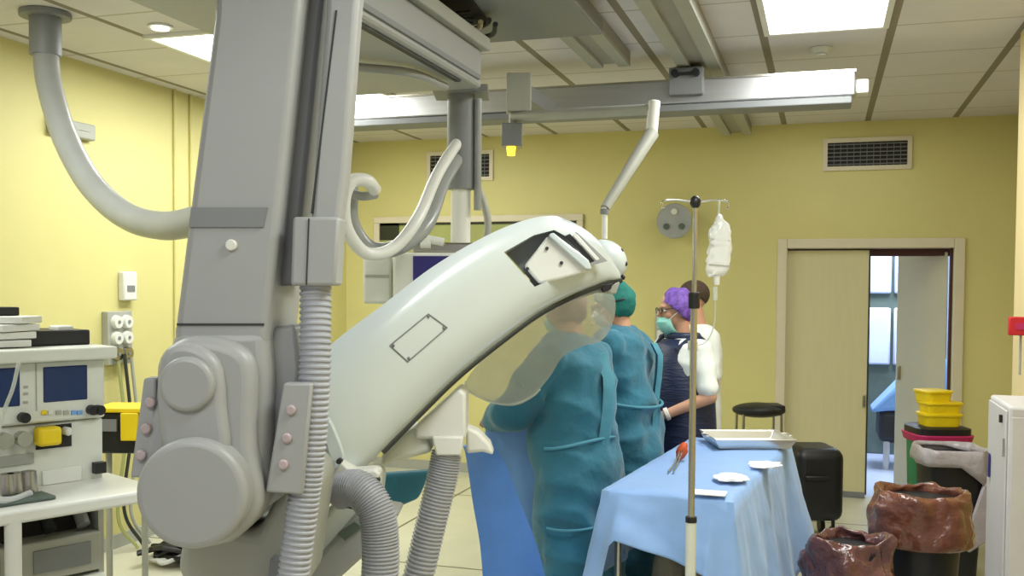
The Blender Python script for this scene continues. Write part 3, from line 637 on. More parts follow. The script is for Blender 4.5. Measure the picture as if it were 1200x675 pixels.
a = A(117, 548); bx(bm := B(), (a[0]-.02, -.01, a[1]-.02), (a[0]+.02, .02, a[1]+.02)); obj('corner_switch', bm, 'black', t, local=True)
for x in (2, 12, 28):
    a = A(x, 566, -.05); cone(bm := B(), (a[0], -.09, zs+.01), (a[0], -.09, zs+.09), .03, .024, 18); obj('absorber_port', bm, 'steel', t, local=True)
cone(bm := B(), (A(15, 600, -.3)[0], -.3, zs-.28), (A(15, 600, -.3)[0], -.3, zs-.02), .025, seg=14); obj('shelf_support', bm, 'whitep', t, local=True)
def on_machine(name, label, cat, x, y, z): return thing(name, label, cat, org+ux*x+uy*y+UP*z, AM)
k = A(65, 400)
o = on_machine('recorder_unit', 'black flat recorder unit lying on top of the anaesthesia machine', 'device', k[0], .1, ztop)
bx(bm := B(), (-.19, 0, 0), (.17, .25, .055)); obj('unit_body', bm, 'black', o, local=True, bevel=.006)
bx(bm := B(), (-.17, -.004, .015), (-.08, 0, .04)); obj('front_display', bm, 'greyd', o, local=True)
o = on_machine('paper_stack', 'heap of white papers and packets on the top left of the anaesthesia machine', 'papers', A(18, 400)[0], .1, ztop)
for kk in range(4):
    box(bm := B(), (-.05+.02*kk, .05, .016+.027*kk), (.24-.03*kk, .22, .024), Matrix.Rotation(.25*kk, 3, 'Z')); obj('paper_sheet', bm, 'whitep', o, local=True, bevel=.003)
box(bm := B(), (.02, .08, .125), (.10, .08, .03)); obj('black_clip', bm, 'black', o, local=True, bevel=.004)
o = on_machine('white_bottle_box', 'small upright white box at the right end of the machine top', 'box', A(91, 400)[0]+.02, .14, ztop)
bx(bm := B(), (-.03, 0, 0), (.03, .08, .07)); obj('box_body', bm, 'whitep', o, local=True, bevel=.006)
bx(bm := B(), (-.02, -.003, .02), (.02, 0, .05)); obj('box_label', bm, 'cream', o, local=True)
o = on_machine('instrument_pouch', 'dark green packet lying on the white work shelf of the machine', 'packet', -.42, -.2, zs+.012)
bx(bm := B(), (-.14, -.04, 0), (.14, .07, .014)); obj('packet_body', bm, 'greenish', o, local=True, bevel=.006)
tube(bm := B(), [V((-.2, -.12, .02)), V((-.14, 0, .07)), V((-.02, -.03, .02)), V((.08, .02, .02))], .012, seg=8); obj('clear_tube', bm, 'bag', o, local=True)
tube(bm := B(), [P(22, 425, 3.1), P(15, 455, 3.1), P(4, 485, 3.1), P(-8, 540, 3.1), P(0, 590, 3.1)], .006, seg=8)
tag(obj('breathing_tube', bm, 'tube'), 'thin clear tube hanging in front of the left screen', 'tube')
# monitor trolley with yellow top behind the machine
c = P(143, 500, 4.3)
t = thing('suction_unit', 'black suction unit with yellow frame beside the anaesthesia machine', 'device', V((c.x, c.y, 0)), TH)
zt_ = P(143, 478, 4.3).z; zb_ = P(143, 532, 4.3).z
bx(bm := B(), (-.12, 0, zb_), (.08, .2, zt_-.02)); obj('unit_body', bm, 'black', t, local=True, bevel=.01)
bm = B(); bx(bm, (-.13, -.01, zt_-.02), (.09, .21, zt_)); bx(bm, (.0, -.02, zb_+.06), (.075, -.0, zt_-.02)); obj('yellow_frame', bm, 'yellow', t, local=True, bevel=.004)
bx(bm := B(), (-.1, -.012, zb_+.1), (-.02, 0, zt_-.05)); obj('front_panel', bm, 'greyd', t, local=True)
for s in (-.1, .06):
    cone(bm := B(), (s, .1, 0), (s, .1, zb_), .014, seg=12); obj('leg', bm, 'greyb', t, local=True)
# bundle of dark cables and bag on the floor
c = PZ(200, 650, .0)+V((.25, -.1, 0)); t = thing('cable_heap', 'tangle of black cables and clear tubing on the floor under the round motor cover', 'cables', c)
for k in range(11):
    ph = k*1.7; pts = [V((  .30*math.cos(ph+a*1.1)*(.4+.6*random.random()), .25*math.sin(ph+a*1.3)*(.4+.6*random.random()), .03+.12*random.random())) for a in range(6)]
    tube(bm := B(), pts, .014, seg=8, n=40); obj('cable', bm, 'black' if k % 4 else 'bag', t, local=True)
ell(bm := B(), (.05, .1, .1), (.3, .2, .12)); 
for v in bm.verts: v.co += V((noise.noise(v.co*9), noise.noise(v.co*9+V((5,5,5))), noise.noise(v.co*9+V((9,1,3)))))*.06; v.co.z = max(v.co.z, .002)
obj('black_bag', bm, 'black', t, local=True)
# ------------------------------------------------------------------ draped tables
def drape_mesh(x0, x1, y0, y1, zt, drop, amp, k=22, flare=.05, seed=0, topwave=.006, ns=240, nr=22, r=.05):
    """sheet over a table: drop(s01, x, y) gives the hem height"""
    bm = B(); cx, cy = (x0+x1)/2, (y0+y1)/2
    hx_, hy_ = (x1-x0)/2, (y1-y0)/2; per = []
    segs = [((x0, y0), (x1, y0)), ((x1, y0), (x1, y1)), ((x1, y1), (x0, y1)), ((x0, y1), (x0, y0))]
    tot = 4*(hx_+hy_)
    for i in range(ns):
        s = i/ns*tot
        for a, b in segs:
            Ls = math.dist(a, b)
            if s <= Ls: p = (a[0]+(b[0]-a[0])*s/Ls, a[1]+(b[1]-a[1])*s/Ls); break
            s -= Ls
        per.append(p)
    rows = []
    for q in (.0, .2, .4, .6, .8, .93): rows.append([(cx+(x-cx)*q*.995, cy+(y-cy)*q*.995, zt+topwave*noise.noise(V((x*q*5, y*q*5, seed)))) for x, y in per])
    cor = []
    for x, y in per:                                     # outward direction
        dx = 1 if x > x1-1e-6 else (-1 if x < x0+1e-6 else 0); dy = 1 if y > y1-1e-6 else (-1 if y < y0+1e-6 else 0)
        ex, ey = (x-cx)/hx_, (y-cy)/hy_; kx = abs(ex)**10*(1 if ex > 0 else -1); ky = abs(ey)**10*(1 if ey > 0 else -1)
        nrm = V((kx, ky)); nrm = nrm.normalized() if nrm.length > 1e-4 else V((dx, dy)).normalized(); cor.append((nrm, abs(ex*ey)**6))
    for j in range(nr):
        f = (j+1)/nr; row = []
        for i, ((x, y), (nrm, cn)) in enumerate(zip(per, cor)):
            zb = drop(x, y); z = zt-(zt-zb)*f if j else zt-.012
            s = i/ns*tot
            w = amp*f*(math.sin(s*k+2*noise.noise(V((s*2, seed, 1))))+.8*noise.noise(V((s*7, f*3, seed)))) + flare*f*(1+.8*cn)
            w = max(w, -.012) + .004*noise.noise(V((x*20, y*20, z*20)))
            row.append((x+nrm.x*w, y+nrm.y*w, z))
        rows.append(row)
    vs = [[bm.verts.new(p) for p in r_] for r_ in rows[1:]]; cv = bm.verts.new(rows[0][0]); n = ns
    for i in range(n): bm.faces.new((cv, vs[0][i], vs[0][(i+1) % n]))
    for a, b in zip(vs, vs[1:]):
        for i in range(n): bm.faces.new((a[i], b[i], b[(i+1) % n], a[(i+1) % n]))
    return bm
# instrument table
ZT = .92
q1, q2, q3, q4 = PZ(712, 579, ZT), PZ(866, 578, ZT), PZ(929, 514, ZT), PZ(820, 514, ZT)
tx0, tx1 = q1.x*.5+q4.x*.5, (q2.x+q3.x)/2; ty0, ty1 = (q1.y+q2.y)/2, (q3.y+q4.y)/2
ta = math.atan2(-(q4.x-q1.x+q3.x-q2.x)/2, ty1-ty0); tx0 -= .05; tx1 -= .01; W2 = (tx1-tx0)/2; L2 = (ty1-ty0)/2
print('instr table', q1, q2, q3, q4, math.degrees(ta), W2, L2)
ctr = V(((tx0+tx1)/2, (ty0+ty1)/2, 0))
t = thing('instrument_table', 'steel instrument table hidden under the blue drape, legs showing below', 'table', ctr, ta)
bx(bm := B(), (-W2+.02, -L2+.02, ZT-.05), (W2-.02, L2-.02, ZT-.02)); obj('tabletop', bm, 'steel', t, local=True)
for sx in (-1, 1):
    for sy in (-1, 1): cone(bm := B(), (sx*(W2-.05), sy*(L2-.05), .06), (sx*(W2-.05), sy*(L2-.05), ZT-.05), .015, seg=14); o = obj('leg', bm, 'steel', t, local=True); cone(bm := B(), (sx*(W2-.05)-.012, sy*(L2-.05), .035), (sx*(W2-.05)+.012, sy*(L2-.05), .035), .034, seg=16); obj('caster', bm, 'black', o, local=True)
def hem1(x, y):
    fx, fy = x/W2, y/L2
    cn = max(0, abs(fx*fy)-.6)/.4
    z = .46-.25*cn
    if fy < -.9: z = .76-.07*(fx+1)-.55*max(0, abs(fx)-.72)/.28
    elif fx > .9: z = .30-.1*math.sin(fy*5)
    return max(.06, z)
bm = drape_mesh(-W2, W2, -L2, L2, ZT, hem1, .017, k=17, flare=.10, seed=3, topwave=.012)
o = obj('table_drape', bm, 'drapet', None, angle=math.radians(70)); o.location = ctr; o.rotation_euler.z = ta
so_ = o.modifiers.new('s', 'SOLIDIFY'); so_.thickness = .002
tag(o, 'light blue surgical drape covering the instrument table in the foreground', 'drape')
def ontable(px, py, z=ZT+.006): return PZ(px, py, z)
# steel tray
p0, p1, p2, p3 = ontable(828, 529), ontable(920, 529), ontable(917, 513), ontable(833, 513)
c = (p0+p1+p2+p3)/4; wx = ((p1-p0).length+(p2-p3).length)/4; wy = min(.17, ((p3-p0).length)/2)
M['tray'] = mat('bright_tray_steel', lin(226,224,218), .32, metal=.8, var=.04)
t = thing('steel_tray', 'rectangular stainless steel tray at the far end of the blue table', 'tray', c, math.atan2((p1-p0).y, (p1-p0).x))
bm = B(); fl = [(-wx+.02, -wy+.02), (wx-.02, -wy+.02), (wx-.02, wy-.02), (-wx+.02, wy-.02)]; rm = [(-wx, -wy), (wx, -wy), (wx, wy), (-wx, wy)]; li = [(x*1.05, y*1.06) for x, y in rm]
loft(bm, [[(x, y, .004) for x, y in fl], [(x, y, .05) for x, y in rm], [(x, y, .054) for x, y in li], [(x*1.0, y, .047) for x, y in li], [(x, y, .0) for x, y in [(a*1.02, b*1.02) for a, b in fl]]]); obj('tray_basin', bm, 'tray', t, local=True, bevel=.004)
for s in (-1, 1):
    tube(bm := B(), [V((s*(wx*1.04), -.05, .05)), V((s*(wx*1.04+.02), -.04, .05)), V((s*(wx*1.04+.02), .04, .05)), V((s*(wx*1.04), .05, .05))], .004, seg=8); obj('tray_handle', bm, 'tray', t, local=True)
for px, py, sc, lb in ((856,562,.072,'crumpled white gauze pad on the near end of the blue table'), (896,547,.07,'flat white gauze pad nearer the steel tray')):
    c = ontable(px, py); bm = B(); ell(bm, c+V((0, 0, .008)), (sc, sc*1.15, .009), u=32, v=14)
    for v in bm.verts: v.co += V((noise.noise(v.co*30), noise.noise(v.co*30+V((3, 1, 4))), .25*abs(noise.noise(v.co*22))))*.03; v.co.z = max(v.co.z, ZT+.004)
    tag(obj('gauze_pad', bm, 'gauze'), lb, 'gauze')
bx(bm := B(), ontable(835, 581)+V((-.08, -.005, 0)), ontable(835, 581)+V((.05, .08, .006))); tag(obj('paper_label', bm, 'gauze', bevel=.002), 'small white paper at the very front edge of the blue table', 'paper')
# swab holding forceps, standing over the left edge
sw = PZ(799, 529, ZT+.045)
t = thing('swab_forceps', 'metal forceps gripping an orange swab beside the left edge of the table', 'forceps', sw)
ell(bm := B(), sw, (.026, .026, .044), Matrix.Rotation(.4, 3, 'Y'))
for v in bm.verts: v.co += V((1, 1, 1))*noise.noise(v.co*40)*.008
obj('orange_swab', bm, 'orange', t)
for q_ in (-.006, .006): tube(bm := B(), [sw+RT*q_+UP*.01, PZ(793, 541, ZT+.03)+RT*q_, PZ(786, 553, ZT+.012)+RT*q_*2], .004, seg=8); obj('forceps_arm', bm, 'steel', t)
# patient table
ZP = 1.17
a0, a1 = PZ(560, 474, ZP), PZ(634, 474, ZP)
px0, px1 = P(552, 500, 4.5).x, P(630, 500, 4.4).x
t = thing('patient_table', 'operating table under the hanging blue sheet between arc and surgeons', 'operating table', ((px0+px1)/2, 5.4, 0))
bx(bm := B(), (px0+.04, 4.56, ZP-.12), (px1-.04, 6.24, ZP-.02)); obj('tabletop', bm, 'greyb', t, bevel=.01)
box(bm := B(), ((px0+px1)/2-.06, 5.0, .5), (.22, .5, .96)); obj('pedestal', bm, 'greyb', t, bevel=.03)
box(bm := B(), ((px0+px1)/2-.04, 5.1, .03), (.30, .9, .06)); obj('base_plate', bm, 'greyd', t, bevel=.015)
bm = drape_mesh(px0, px1, 4.5, 6.3, ZP, lambda x, y: .06+.85*max(0, min(1, (px0+.17-x)/.17)), .022, k=20, flare=.03, seed=9, nr=26)
for v in bm.verts: 
    if v.co.z > ZP-.02: v.co.z += .10*math.exp(-((v.co.x-(px0+px1)/2)/.2)**2)*(1+.3*noise.noise(v.co*3))*min(1, max(0, (v.co.y-4.65)*3))
o = obj('patient_drape', bm, 'drape', None, angle=math.radians(70)); tag(o, 'blue sheet draped over the operating table left of the surgeons', 'drape'); o.modifiers.new('s', 'SOLIDIFY').thickness = .002
bm = B(); pp = [(548,522,3.7),(560,524,3.8),(570,545,3.95),(582,590,4.05),(596,640,4.1),(606,700,4.15)]
rg = []
for k, p in enumerate(spline([(x, y, d) for x, y, d in pp], 30)):
    c = P(p[0], p[1], p[2]); w_ = .035+.0035*k; rg.append([c-RT*w_-FW*.0, c-RT*w_*.4-FW*.035, c+RT*w_*.5-FW*.02, c+RT*w_+FW*.01, c+FW*.02])
M['bluefold'] = mat('bright_blue_drape', lin(84,136,222), .6, var=.08, scale=6, bump=.2, bscale=18)
loft(bm, rg); tag(obj('drape_fold', bm, 'bluefold', angle=math.radians(75)), 'brighter blue fold of sheet trailing from the white housing to the floor', 'drape')
# dark blue pad seen under the arc
bm = B(); plate(bm, [(444,556),(505,552),(490,585),(464,596),(450,585)], 3.75, .06); tag(obj('blue_pad', bm, 'gown', bevel=.015, seg=3), 'small dark blue pad visible under the arc between two ribbed hoses', 'pad')
# ------------------------------------------------------------------ drip stand
DI = 3.62
t = thing('drip_stand', 'tall steel infusion stand in front of the blue table', 'iv stand', V((P(810, 600, DI).x, P(810, 600, DI).y, 0)))
b0 = V((t.location.x, t.location.y, 0)); ztp = P(816, 238, DI).z; zc = P(810, 612, DI).z; zj = P(811, 352, DI).z
cone(bm := B(), b0+V((0, 0, .1)), b0+V((0, 0, zc)), .0195, seg=20); obj('lower_pole', bm, 'cream', t)
cone(bm := B(), b0+V((0, 0, zc)), b0+V((0, 0, zc+.02)), .021, seg=20); obj('pole_collar', bm, 'black', t)
cone(bm := B(), b0+V((0, 0, zc)), b0+V((0, 0, zj)), .0125, seg=18); obj('middle_pole', bm, 'steel', t)
cone(bm := B(), b0+V((0, 0, zj-.03)), b0+V((0, 0, zj+.03)), .021, seg=18); obj('clamp_sleeve', bm, 'black', t, bevel=.004)
cone(bm := B(), b0+V((0, 0, zj)), b0+V((0, 0, ztp)), .009, seg=16); obj('upper_pole', bm, 'steel', t)
ell(bm := B(), b0+V((0, 0, ztp)), (.02, .02, .024)); obj('top_knob', bm, 'black', t)
for s in (-1, 1):
    e = b0+V((0, 0, ztp)); tube(bm := B(), [e, e+RT*s*.07+UP*.008, e+RT*s*.115+UP*.004, e+RT*s*.122-UP*.018, e+RT*s*.112-UP*.02], .0035, seg=8, n=24); obj('hook', bm, 'chrome', t)
for k in range(5):
    a = k*2*PI/5+.3; e = b0+V((.3*math.cos(a), .3*math.sin(a), .07)); tube(bm := B(), [b0+V((0, 0, .12)), b0.lerp(e, .5)+V((0, 0, .07)), e], .013, seg=10); o = obj('foot', bm, 'steel', t); cone(bm := B(), e-V((.012, 0, .035)), e+V((.012, 0, -.035)), .033, seg=16); obj('caster', bm, 'black', o)
cp = P(812, 405, DI); box(bm := B(), cp, (.035, .03, .035), CR); obj('line_clamp', bm, 'whitep', t, bevel=.004)
# infusion bag
bz = P(842, 252, DI); t = thing('infusion_bag', 'clear wrapped infusion bag hanging from the right hook of the drip stand', 'iv bag', bz)
out = [(842,250),(836,262),(832,268),(831,285),(829,300),(828,318),(833,324),(846,324),(853,318),(856,300),(857,280),(855,266),(848,256)]
rgs = []
cpt = P(843, 287, DI)
for s, dz in ((.55, .028), (.9, .020), (1, 0), (.9, -.020), (.55, -.028)): rgs.append([cpt+(P(x, y, DI)-cpt)*s-FW*dz for x, y in smooth_poly(out, 3)])
loft(bm := B(), rgs)
bmesh.ops.subdivide_edges(bm, edges=bm.edges[:], cuts=2, use_grid_fill=True)
for v in bm.verts: v.co += V((1, 1, .5))*noise.noise(v.co*45)*.008
obj('bag_body', bm, 'bag', t, angle=math.radians(80))
for y in (279, 309): plate(bm := B(), [(831,y),(855,y+2),(855,y+4),(831,y+2)], DI-.026, .004); obj('fold_band', bm, 'greyb', t, False)
cone(bm := B(), P(843, 236, DI), P(842, 256, DI), .004); obj('hanging_loop', bm, 'tube', t)
cone(bm := B(), P(840, 322, DI), P(840, 334, DI), .013, .01); obj('port', bm, 'whitep', t)
t = thing('drip_chamber', 'drip chamber with thin line hanging below the infusion bag', 'tubing', P(838, 330, DI))
cone(bm := B(), P(838, 336, DI), P(838, 352, DI), .009); obj('chamber', bm, 'tube', t)
tube(bm := B(), [P(838, 352, DI), P(837, 380, DI), P(828, 400, DI), P(814, 406, DI)], .0025, seg=6); obj('line', bm, 'tube', t)
# ------------------------------------------------------------------ people
def limb(bm, pts, rs, n=6, seg=16):
    pts = [V(p) for p in pts]
    for i in range(len(pts)-1):
        for k in range(n):
            a = pts[i].lerp(pts[i+1], k/n); b = pts[i].lerp(pts[i+1], (k+1)/n)
            ra = rs[i]+(rs[i+1]-rs[i])*k/n; rb = rs[i]+(rs[i+1]-rs[i])*(k+1)/n
            cone(bm, a, b, ra, rb, seg)
    for p, r in zip(pts, rs): ell(bm, p, (r, r, r), u=seg, v=10)
    return bm
def oval(cx, cy, z, rx, ry, n=28, p=2.3):
    out = []
    for i in range(n):
        a = 2*PI*i/n; c, s = math.cos(a), math.sin(a)
        out.append((cx+rx*abs(c)**(2/p)*(1 if c > 0 else -1), cy+ry*abs(s)**(2/p)*(1 if s > 0 else -1), z))
    return out
def hand(bm, w, fwd, up, side, curl=.5, s=1.0):
    """palm and five separate fingers from wrist w; side: direction of the thumb"""
    fwd = V(fwd).normalized(); up = V(up); up = (up-fwd*up.dot(fwd)).normalized(); lat = fwd.cross(up)*(1 if side > 0 else -1)
    rot = Matrix((lat, fwd, up)).transposed()
    ell(bm, w+fwd*.05*s, (.041*s, .055*s, .016*s), rot); ell(bm, w+fwd*.01*s, (.028*s, .03*s, .02*s), rot)
    for k, (off, ln) in enumerate(((.03, .070), (.010, .080), (-.011, .074), (-.030, .058))):
        a = w+fwd*.09*s+lat*off*s; c1 = curl*.6; d1 = (fwd*math.cos(c1)-up*math.sin(c1)); c2 = curl*1.5; d2 = (fwd*math.cos(c2)-up*math.sin(c2))
        d1 = d1+lat*off*2.0; b = a+d1*ln*.5*s; c = b+d2*ln*.5*s
        limb(bm, [a-fwd*.02*s, b, c], [.0095*s, .0085*s, .007*s], n=2, seg=10)
    a = w+fwd*.03*s+lat*.03*s; b = a+(lat*.7+fwd*.6-up*.2).normalized()*.035*s; c = b+(lat*.25+fwd-up*.3).normalized()*.03*s
    limb(bm, [a, b, c], [.013*s, .011*s, .008*s], n=2, seg=10)
def person(label, loc, az, Hs, armL, armR, head_turn=0, head_tilt=0, hands=True, lean=0, stance=.11):
    """faces +Y locally; arms are (elbow, wrist) points"""
    t = thing('person', label, 'person', loc, az-PI/2); k = Hs/1.75
    bm = B(); hc = V((0, .045+lean*.9, 1.635))
    HR = Matrix.Rotation(head_turn, 3, 'Z') @ Matrix.Rotation(head_tilt, 3, 'X')
    def h(x, y, z): return hc + HR @ V((x, y, z))
    ell(bm, h(0, -.012, .025), (.074, .094, .092), HR, 28, 20); ell(bm, h(0, .018, -.045), (.054, .066, .066), HR, 24, 16); ell(bm, h(0, .05, -.09), (.026, .024, .022), HR)
    limb(bm, [h(0, .086, .012), h(0, .104, -.024)], [.008, .014], n=3, seg=10)
    ell(bm, h(0, .076, -.058), (.024, .014, .008), HR); ell(bm, h(0, .076, -.068), (.02, .013, .007), HR); ell(bm, h(0, .077, .022), (.05, .016, .010), HR)
    for s in (-1, 1): ell(bm, h(s*.074, -.008, -.008), (.010, .019, .031), HR); ell(bm, h(s*.04, .055, -.03), (.02, .02, .02), HR)
    limb(bm, [h(0, -.02, -.07), V((0, lean*.75, 1.46))], [.052, .06], n=3)
    tor = [(1.46, .10, .065, .8), (1.42, .17, .085, .75), (1.34, .18, .105, .65), (1.22, .165, .105, .5), (1.08, .15, .10, .3), (.98, .165, .105, .1), (.88, .165, .11, 0), (.82, .14, .10, 0)]
    loft(bm, [oval(0, lean*f, z, a, b) for z, a, b, f in tor])
    for s, arm in ((-1, armL), (1, armR)):
        sh = V((s*.185, lean*.75, 1.405)); e, w = V(arm[0]), V(arm[1])
        limb(bm, [sh, e, w], [.052, .040, .027]); 
        if hands: hand(bm, w, w-e if len(arm) < 3 else arm[2], arm[3] if len(arm) > 3 else (0, 0, 1), -s, arm[4] if len(arm) > 4 else .5)
        limb(bm, [(s*.085, 0, .86), (s*stance, .015, .48), (s*stance, -.02, .09)], [.085, .056, .038]); ell(bm, (s*stance, .055, .045), (.045, .125, .044)); 
    for v in bm.verts: v.co *= k
    bake('body', bm, 'skin', t, .0075, 3)
    return t, k, h
def fold(amp, sc=(6, 6, 2.2), seed=0):
    def f(co, n): 
        a = noise.noise(V((co.x*sc[0]+seed, co.y*sc[1], co.z*sc[2]+co.x*2)))
        b = noise.noise(V((co.x*11, co.y*11+seed, co.z*9))); c = 1-2*abs(noise.noise(V((co.x*4+seed, co.y*4, co.z*7))))
        d = 1-2*abs(noise.noise(V((co.x*3+co.z*4+seed, co.y*3-co.z*2, co.z*2.5))))
        return amp*(a*.7+b*.45+c*.6+d*.6)
    return f
def eyes(t, k, h, glasses=False):
    for s in (-1, 1):
        ell(bm := B(), h(s*.031, .0765, .0)*k, (.0125, .009, .009), u=14, v=10); e = obj('eye', bm, 'whitep', t, local=True)
        ell(bm := B(), h(s*.032, .0848, .0)*k, (.0055, .003, .0055), u=12, v=8); obj('iris', bm, 'black', e, local=True)
    if glasses:
        bm = B()
        for s in (-1, 1):
            tube(bm, [h(s*(.034+.024*math.cos(a*PI/4)*s*s), .1, .018*math.sin(a*PI/4))*k for a in range(9)], .0022, seg=6, n=32)
            tube(bm, [h(s*.058, .1, .006)*k, h(s*.078, .05, .008)*k, h(s*.08, -.01, .006)*k], .0022, seg=6)
        obj('eyeglasses', bm, 'black', t, local=True)
def cap(t, k, h, m, tilt=.45, name='surgical_cap'):
    bm = B(); ell(bm, h(0, -.022, .035 if tilt < 1 else .012), (.088, .107, .092 if tilt < 1 else .112), u=32, v=24); 
    geom = bm.verts[:]+bm.edges[:]+bm.faces[:]
    nrm = (h(0, -tilt, 1)-h(0, 0, 0)).normalized(); c = h(0, .06, .035)
    bmesh.ops.bisect_plane(bm, geom=geom, plane_co=c, plane_no=-nrm, clear_outer=True)
    for v in bm.verts: v.co = (v.co+(v.co-h(0, 0, .03)).normalized()*noise.noise(v.co*22)*.012)*k
    o = obj(name, bm, m, t, local=True); o.modifiers.new('s', 'SOLIDIFY').thickness = .004
    if tilt < 1: tube(bm := B(), [h(.089*math.sin(a)*1.0, -.02+.104*math.cos(a), (.012+.052*math.cos(a)) if tilt < 1 else (-.022+.08*math.cos(a)))*k for a in [i*2*PI/12 for i in range(13)]], .006, seg=8, n=48); obj('cap_band', bm, m, o, local=True)
def facemask(t, k, h, dz=0, m='mask', drop=0):
    bm = B(); rg = []
    for z, w_, f in ((-.005, .036, .108), (-.03, .058, .122), (-.06, .062, .115), (-.09, .05, .098), (-.115, .03, .07)):
        rg.append([(h(w_*math.sin(a), f-(.055)*(1-math.cos(a))*1.4, z+dz))*k for a in [(-1.5+3*i/12) for i in range(13)]])
    loft(bm, rg, close=False, caps=False); o = obj('face_mask', bm, m, t, local=True); o.modifiers.new('s', 'SOLIDIFY').thickness = .003
    for s in (-1, 1): tube(bm := B(), [h(s*.055, .06, -.02+dz)*k, h(s*.075, .01, .0+dz*.5)*k, h(s*.06, -.08, .02)*k], .002, seg=6); obj('mask_string', bm, 'whitep', o, local=True)
def gown(t, k, armL, armR, lean=0, m='gown', seed=0, bottom=.22, amp=.038, wide=1.0):
    bm = B()
    g = [(1.50, .075, .07, .8), (1.47, .13, .10, .8), (1.42, .205, .125, .75), (1.32, .225, .15, .65), (1.18, .21, .155, .45), (1.05, .205, .15, .3), (.9, .225, .165, .1), (.7, .225, .175, 0), (.45, .225, .18, 0), (bottom, .23, .185, 0)]
    loft(bm, [oval(0, lean*f, z, a*wide, b*wide) for z, a, b, f in g])
    for s, arm in ((-1, armL), (1, armR)):
        e, w = V(arm[0]), V(arm[1]); limb(bm, [V((s*.175, lean*.75, 1.40)), e, w.lerp(e, .06)], [.078, .072, .046])
    for v in bm.verts: v.co *= k
    return bake('gown', bm, m, t, .013, 5, fold(amp, seed=seed))
# the left surgeon
aL1 = ((-.27, .17, 1.16), (-.20, .34, 1.12)); aR1 = ((.27, .12, 1.12), (.14, .38, 1.14))
b = P(677, 600, 4.62); b.z = 0
AZ1 = math.radians(107.6+48)
t, k, h = person('surgeon in a teal gown nearest the operating table, head behind the clear shield', b, AZ1, 1.74, aL1, aR1, head_tilt=-.35, lean=.06)
S1 = t
gown(t, k, aL1, aR1, .06, seed=2, wide=.93)
eyes(t, k, h)
M['rosecap'] = mat('dusty_rose_cap', lin(150,112,100), .8, var=.1, bump=.2)
cap(t, k, h, 'rosecap', 1.25)
facemask(t, k, h)
# wrap flap down the back
bm = B(); rg = []
for z in [1.44-.055*i for i in range(17)]:
    y = -(.145 + .05*max(0, (1.2-z))) + .02*math.sin(z*9) + (.05 if z > 1.38 else .02); cx = .02+.02*math.sin(z*5)
    rg.append([V((cx-.035, y-.01, z))*k, V((cx, y-.035, z))*k, V((cx+.045, y-.02, z))*k, V((cx+.03, y+.02, z))*k])
loft(bm, rg); obj('back_flap', bm, 'gownl', t, local=True, angle=math.radians(75))
tube(bm := B(), [V((.24*math.sin(a), -.155*math.cos(a)*1.12+.02, 1.03+.02*math.cos(a*2)))*k for a in [-1.5+3*i/14 for i in range(15)]], .008, seg=8); obj('waist_tie', bm, 'gownl', t, local=True)
tube(bm := B(), [V((.265*math.sin(a), -.225*math.cos(a)+.01, .66+.008*math.cos(a*3)))*k for a in [-1.4+2.8*i/14 for i in range(15)]], .006, seg=8); obj('hem_seam', bm, 'gownl', t, local=True)
# the second surgeon
aL2 = ((-.25, .17, 1.13), (-.13, .40, 1.15)); aR2 = ((.27, .10, 1.14), (.16, .36, 1.16))
b = P(734, 560, 5.15); b.z = 0
t, k, h = person('surgeon in a teal gown and full green cap between the other surgeon and blue table', b, math.radians(107.6+62), 1.76, aL2, aR2, head_turn=.25, head_tilt=-.3, lean=.05)
gown(t, k, aL2, aR2, .05, seed=11, wide=.93)
eyes(t, k, h, True); cap(t, k, h, 'cap', 1.25); facemask(t, k, h, m='whitep')
tube(bm := B(), [h(.092*math.sin(a), -.02-.105*math.cos(a), .01)*k for a in [-1.7+3.4*i/14 for i in range(15)]], .005, seg=8); obj('visor_strap', bm, 'black', t, local=True)
bm = B(); rg = []
for z in [1.44-.06*i for i in range(16)]:
    y = -(.135+.05*max(0, (1.2-z)))+.015*math.sin(z*8)+(.03 if z > 1.38 else 0); cx = .03+.015*math.sin(z*6); rg.append([V((cx-.03, y-.01, z))*k, V((cx, y-.028, z))*k, V((cx+.035, y-.015, z))*k, V((cx+.02, y+.02, z))*k])
loft(bm, rg); obj('back_flap', bm, 'gownl', t, local=True, angle=math.radians(75))
tube(bm := B(), [V((.24*math.sin(a), -.16*math.cos(a)*1.08, 1.15-.03*math.cos(a)))*k for a in [-1.5+3*i/14 for i in range(15)]], .008, seg=8); obj('waist_tie', bm, 'gownl', t, local=True)
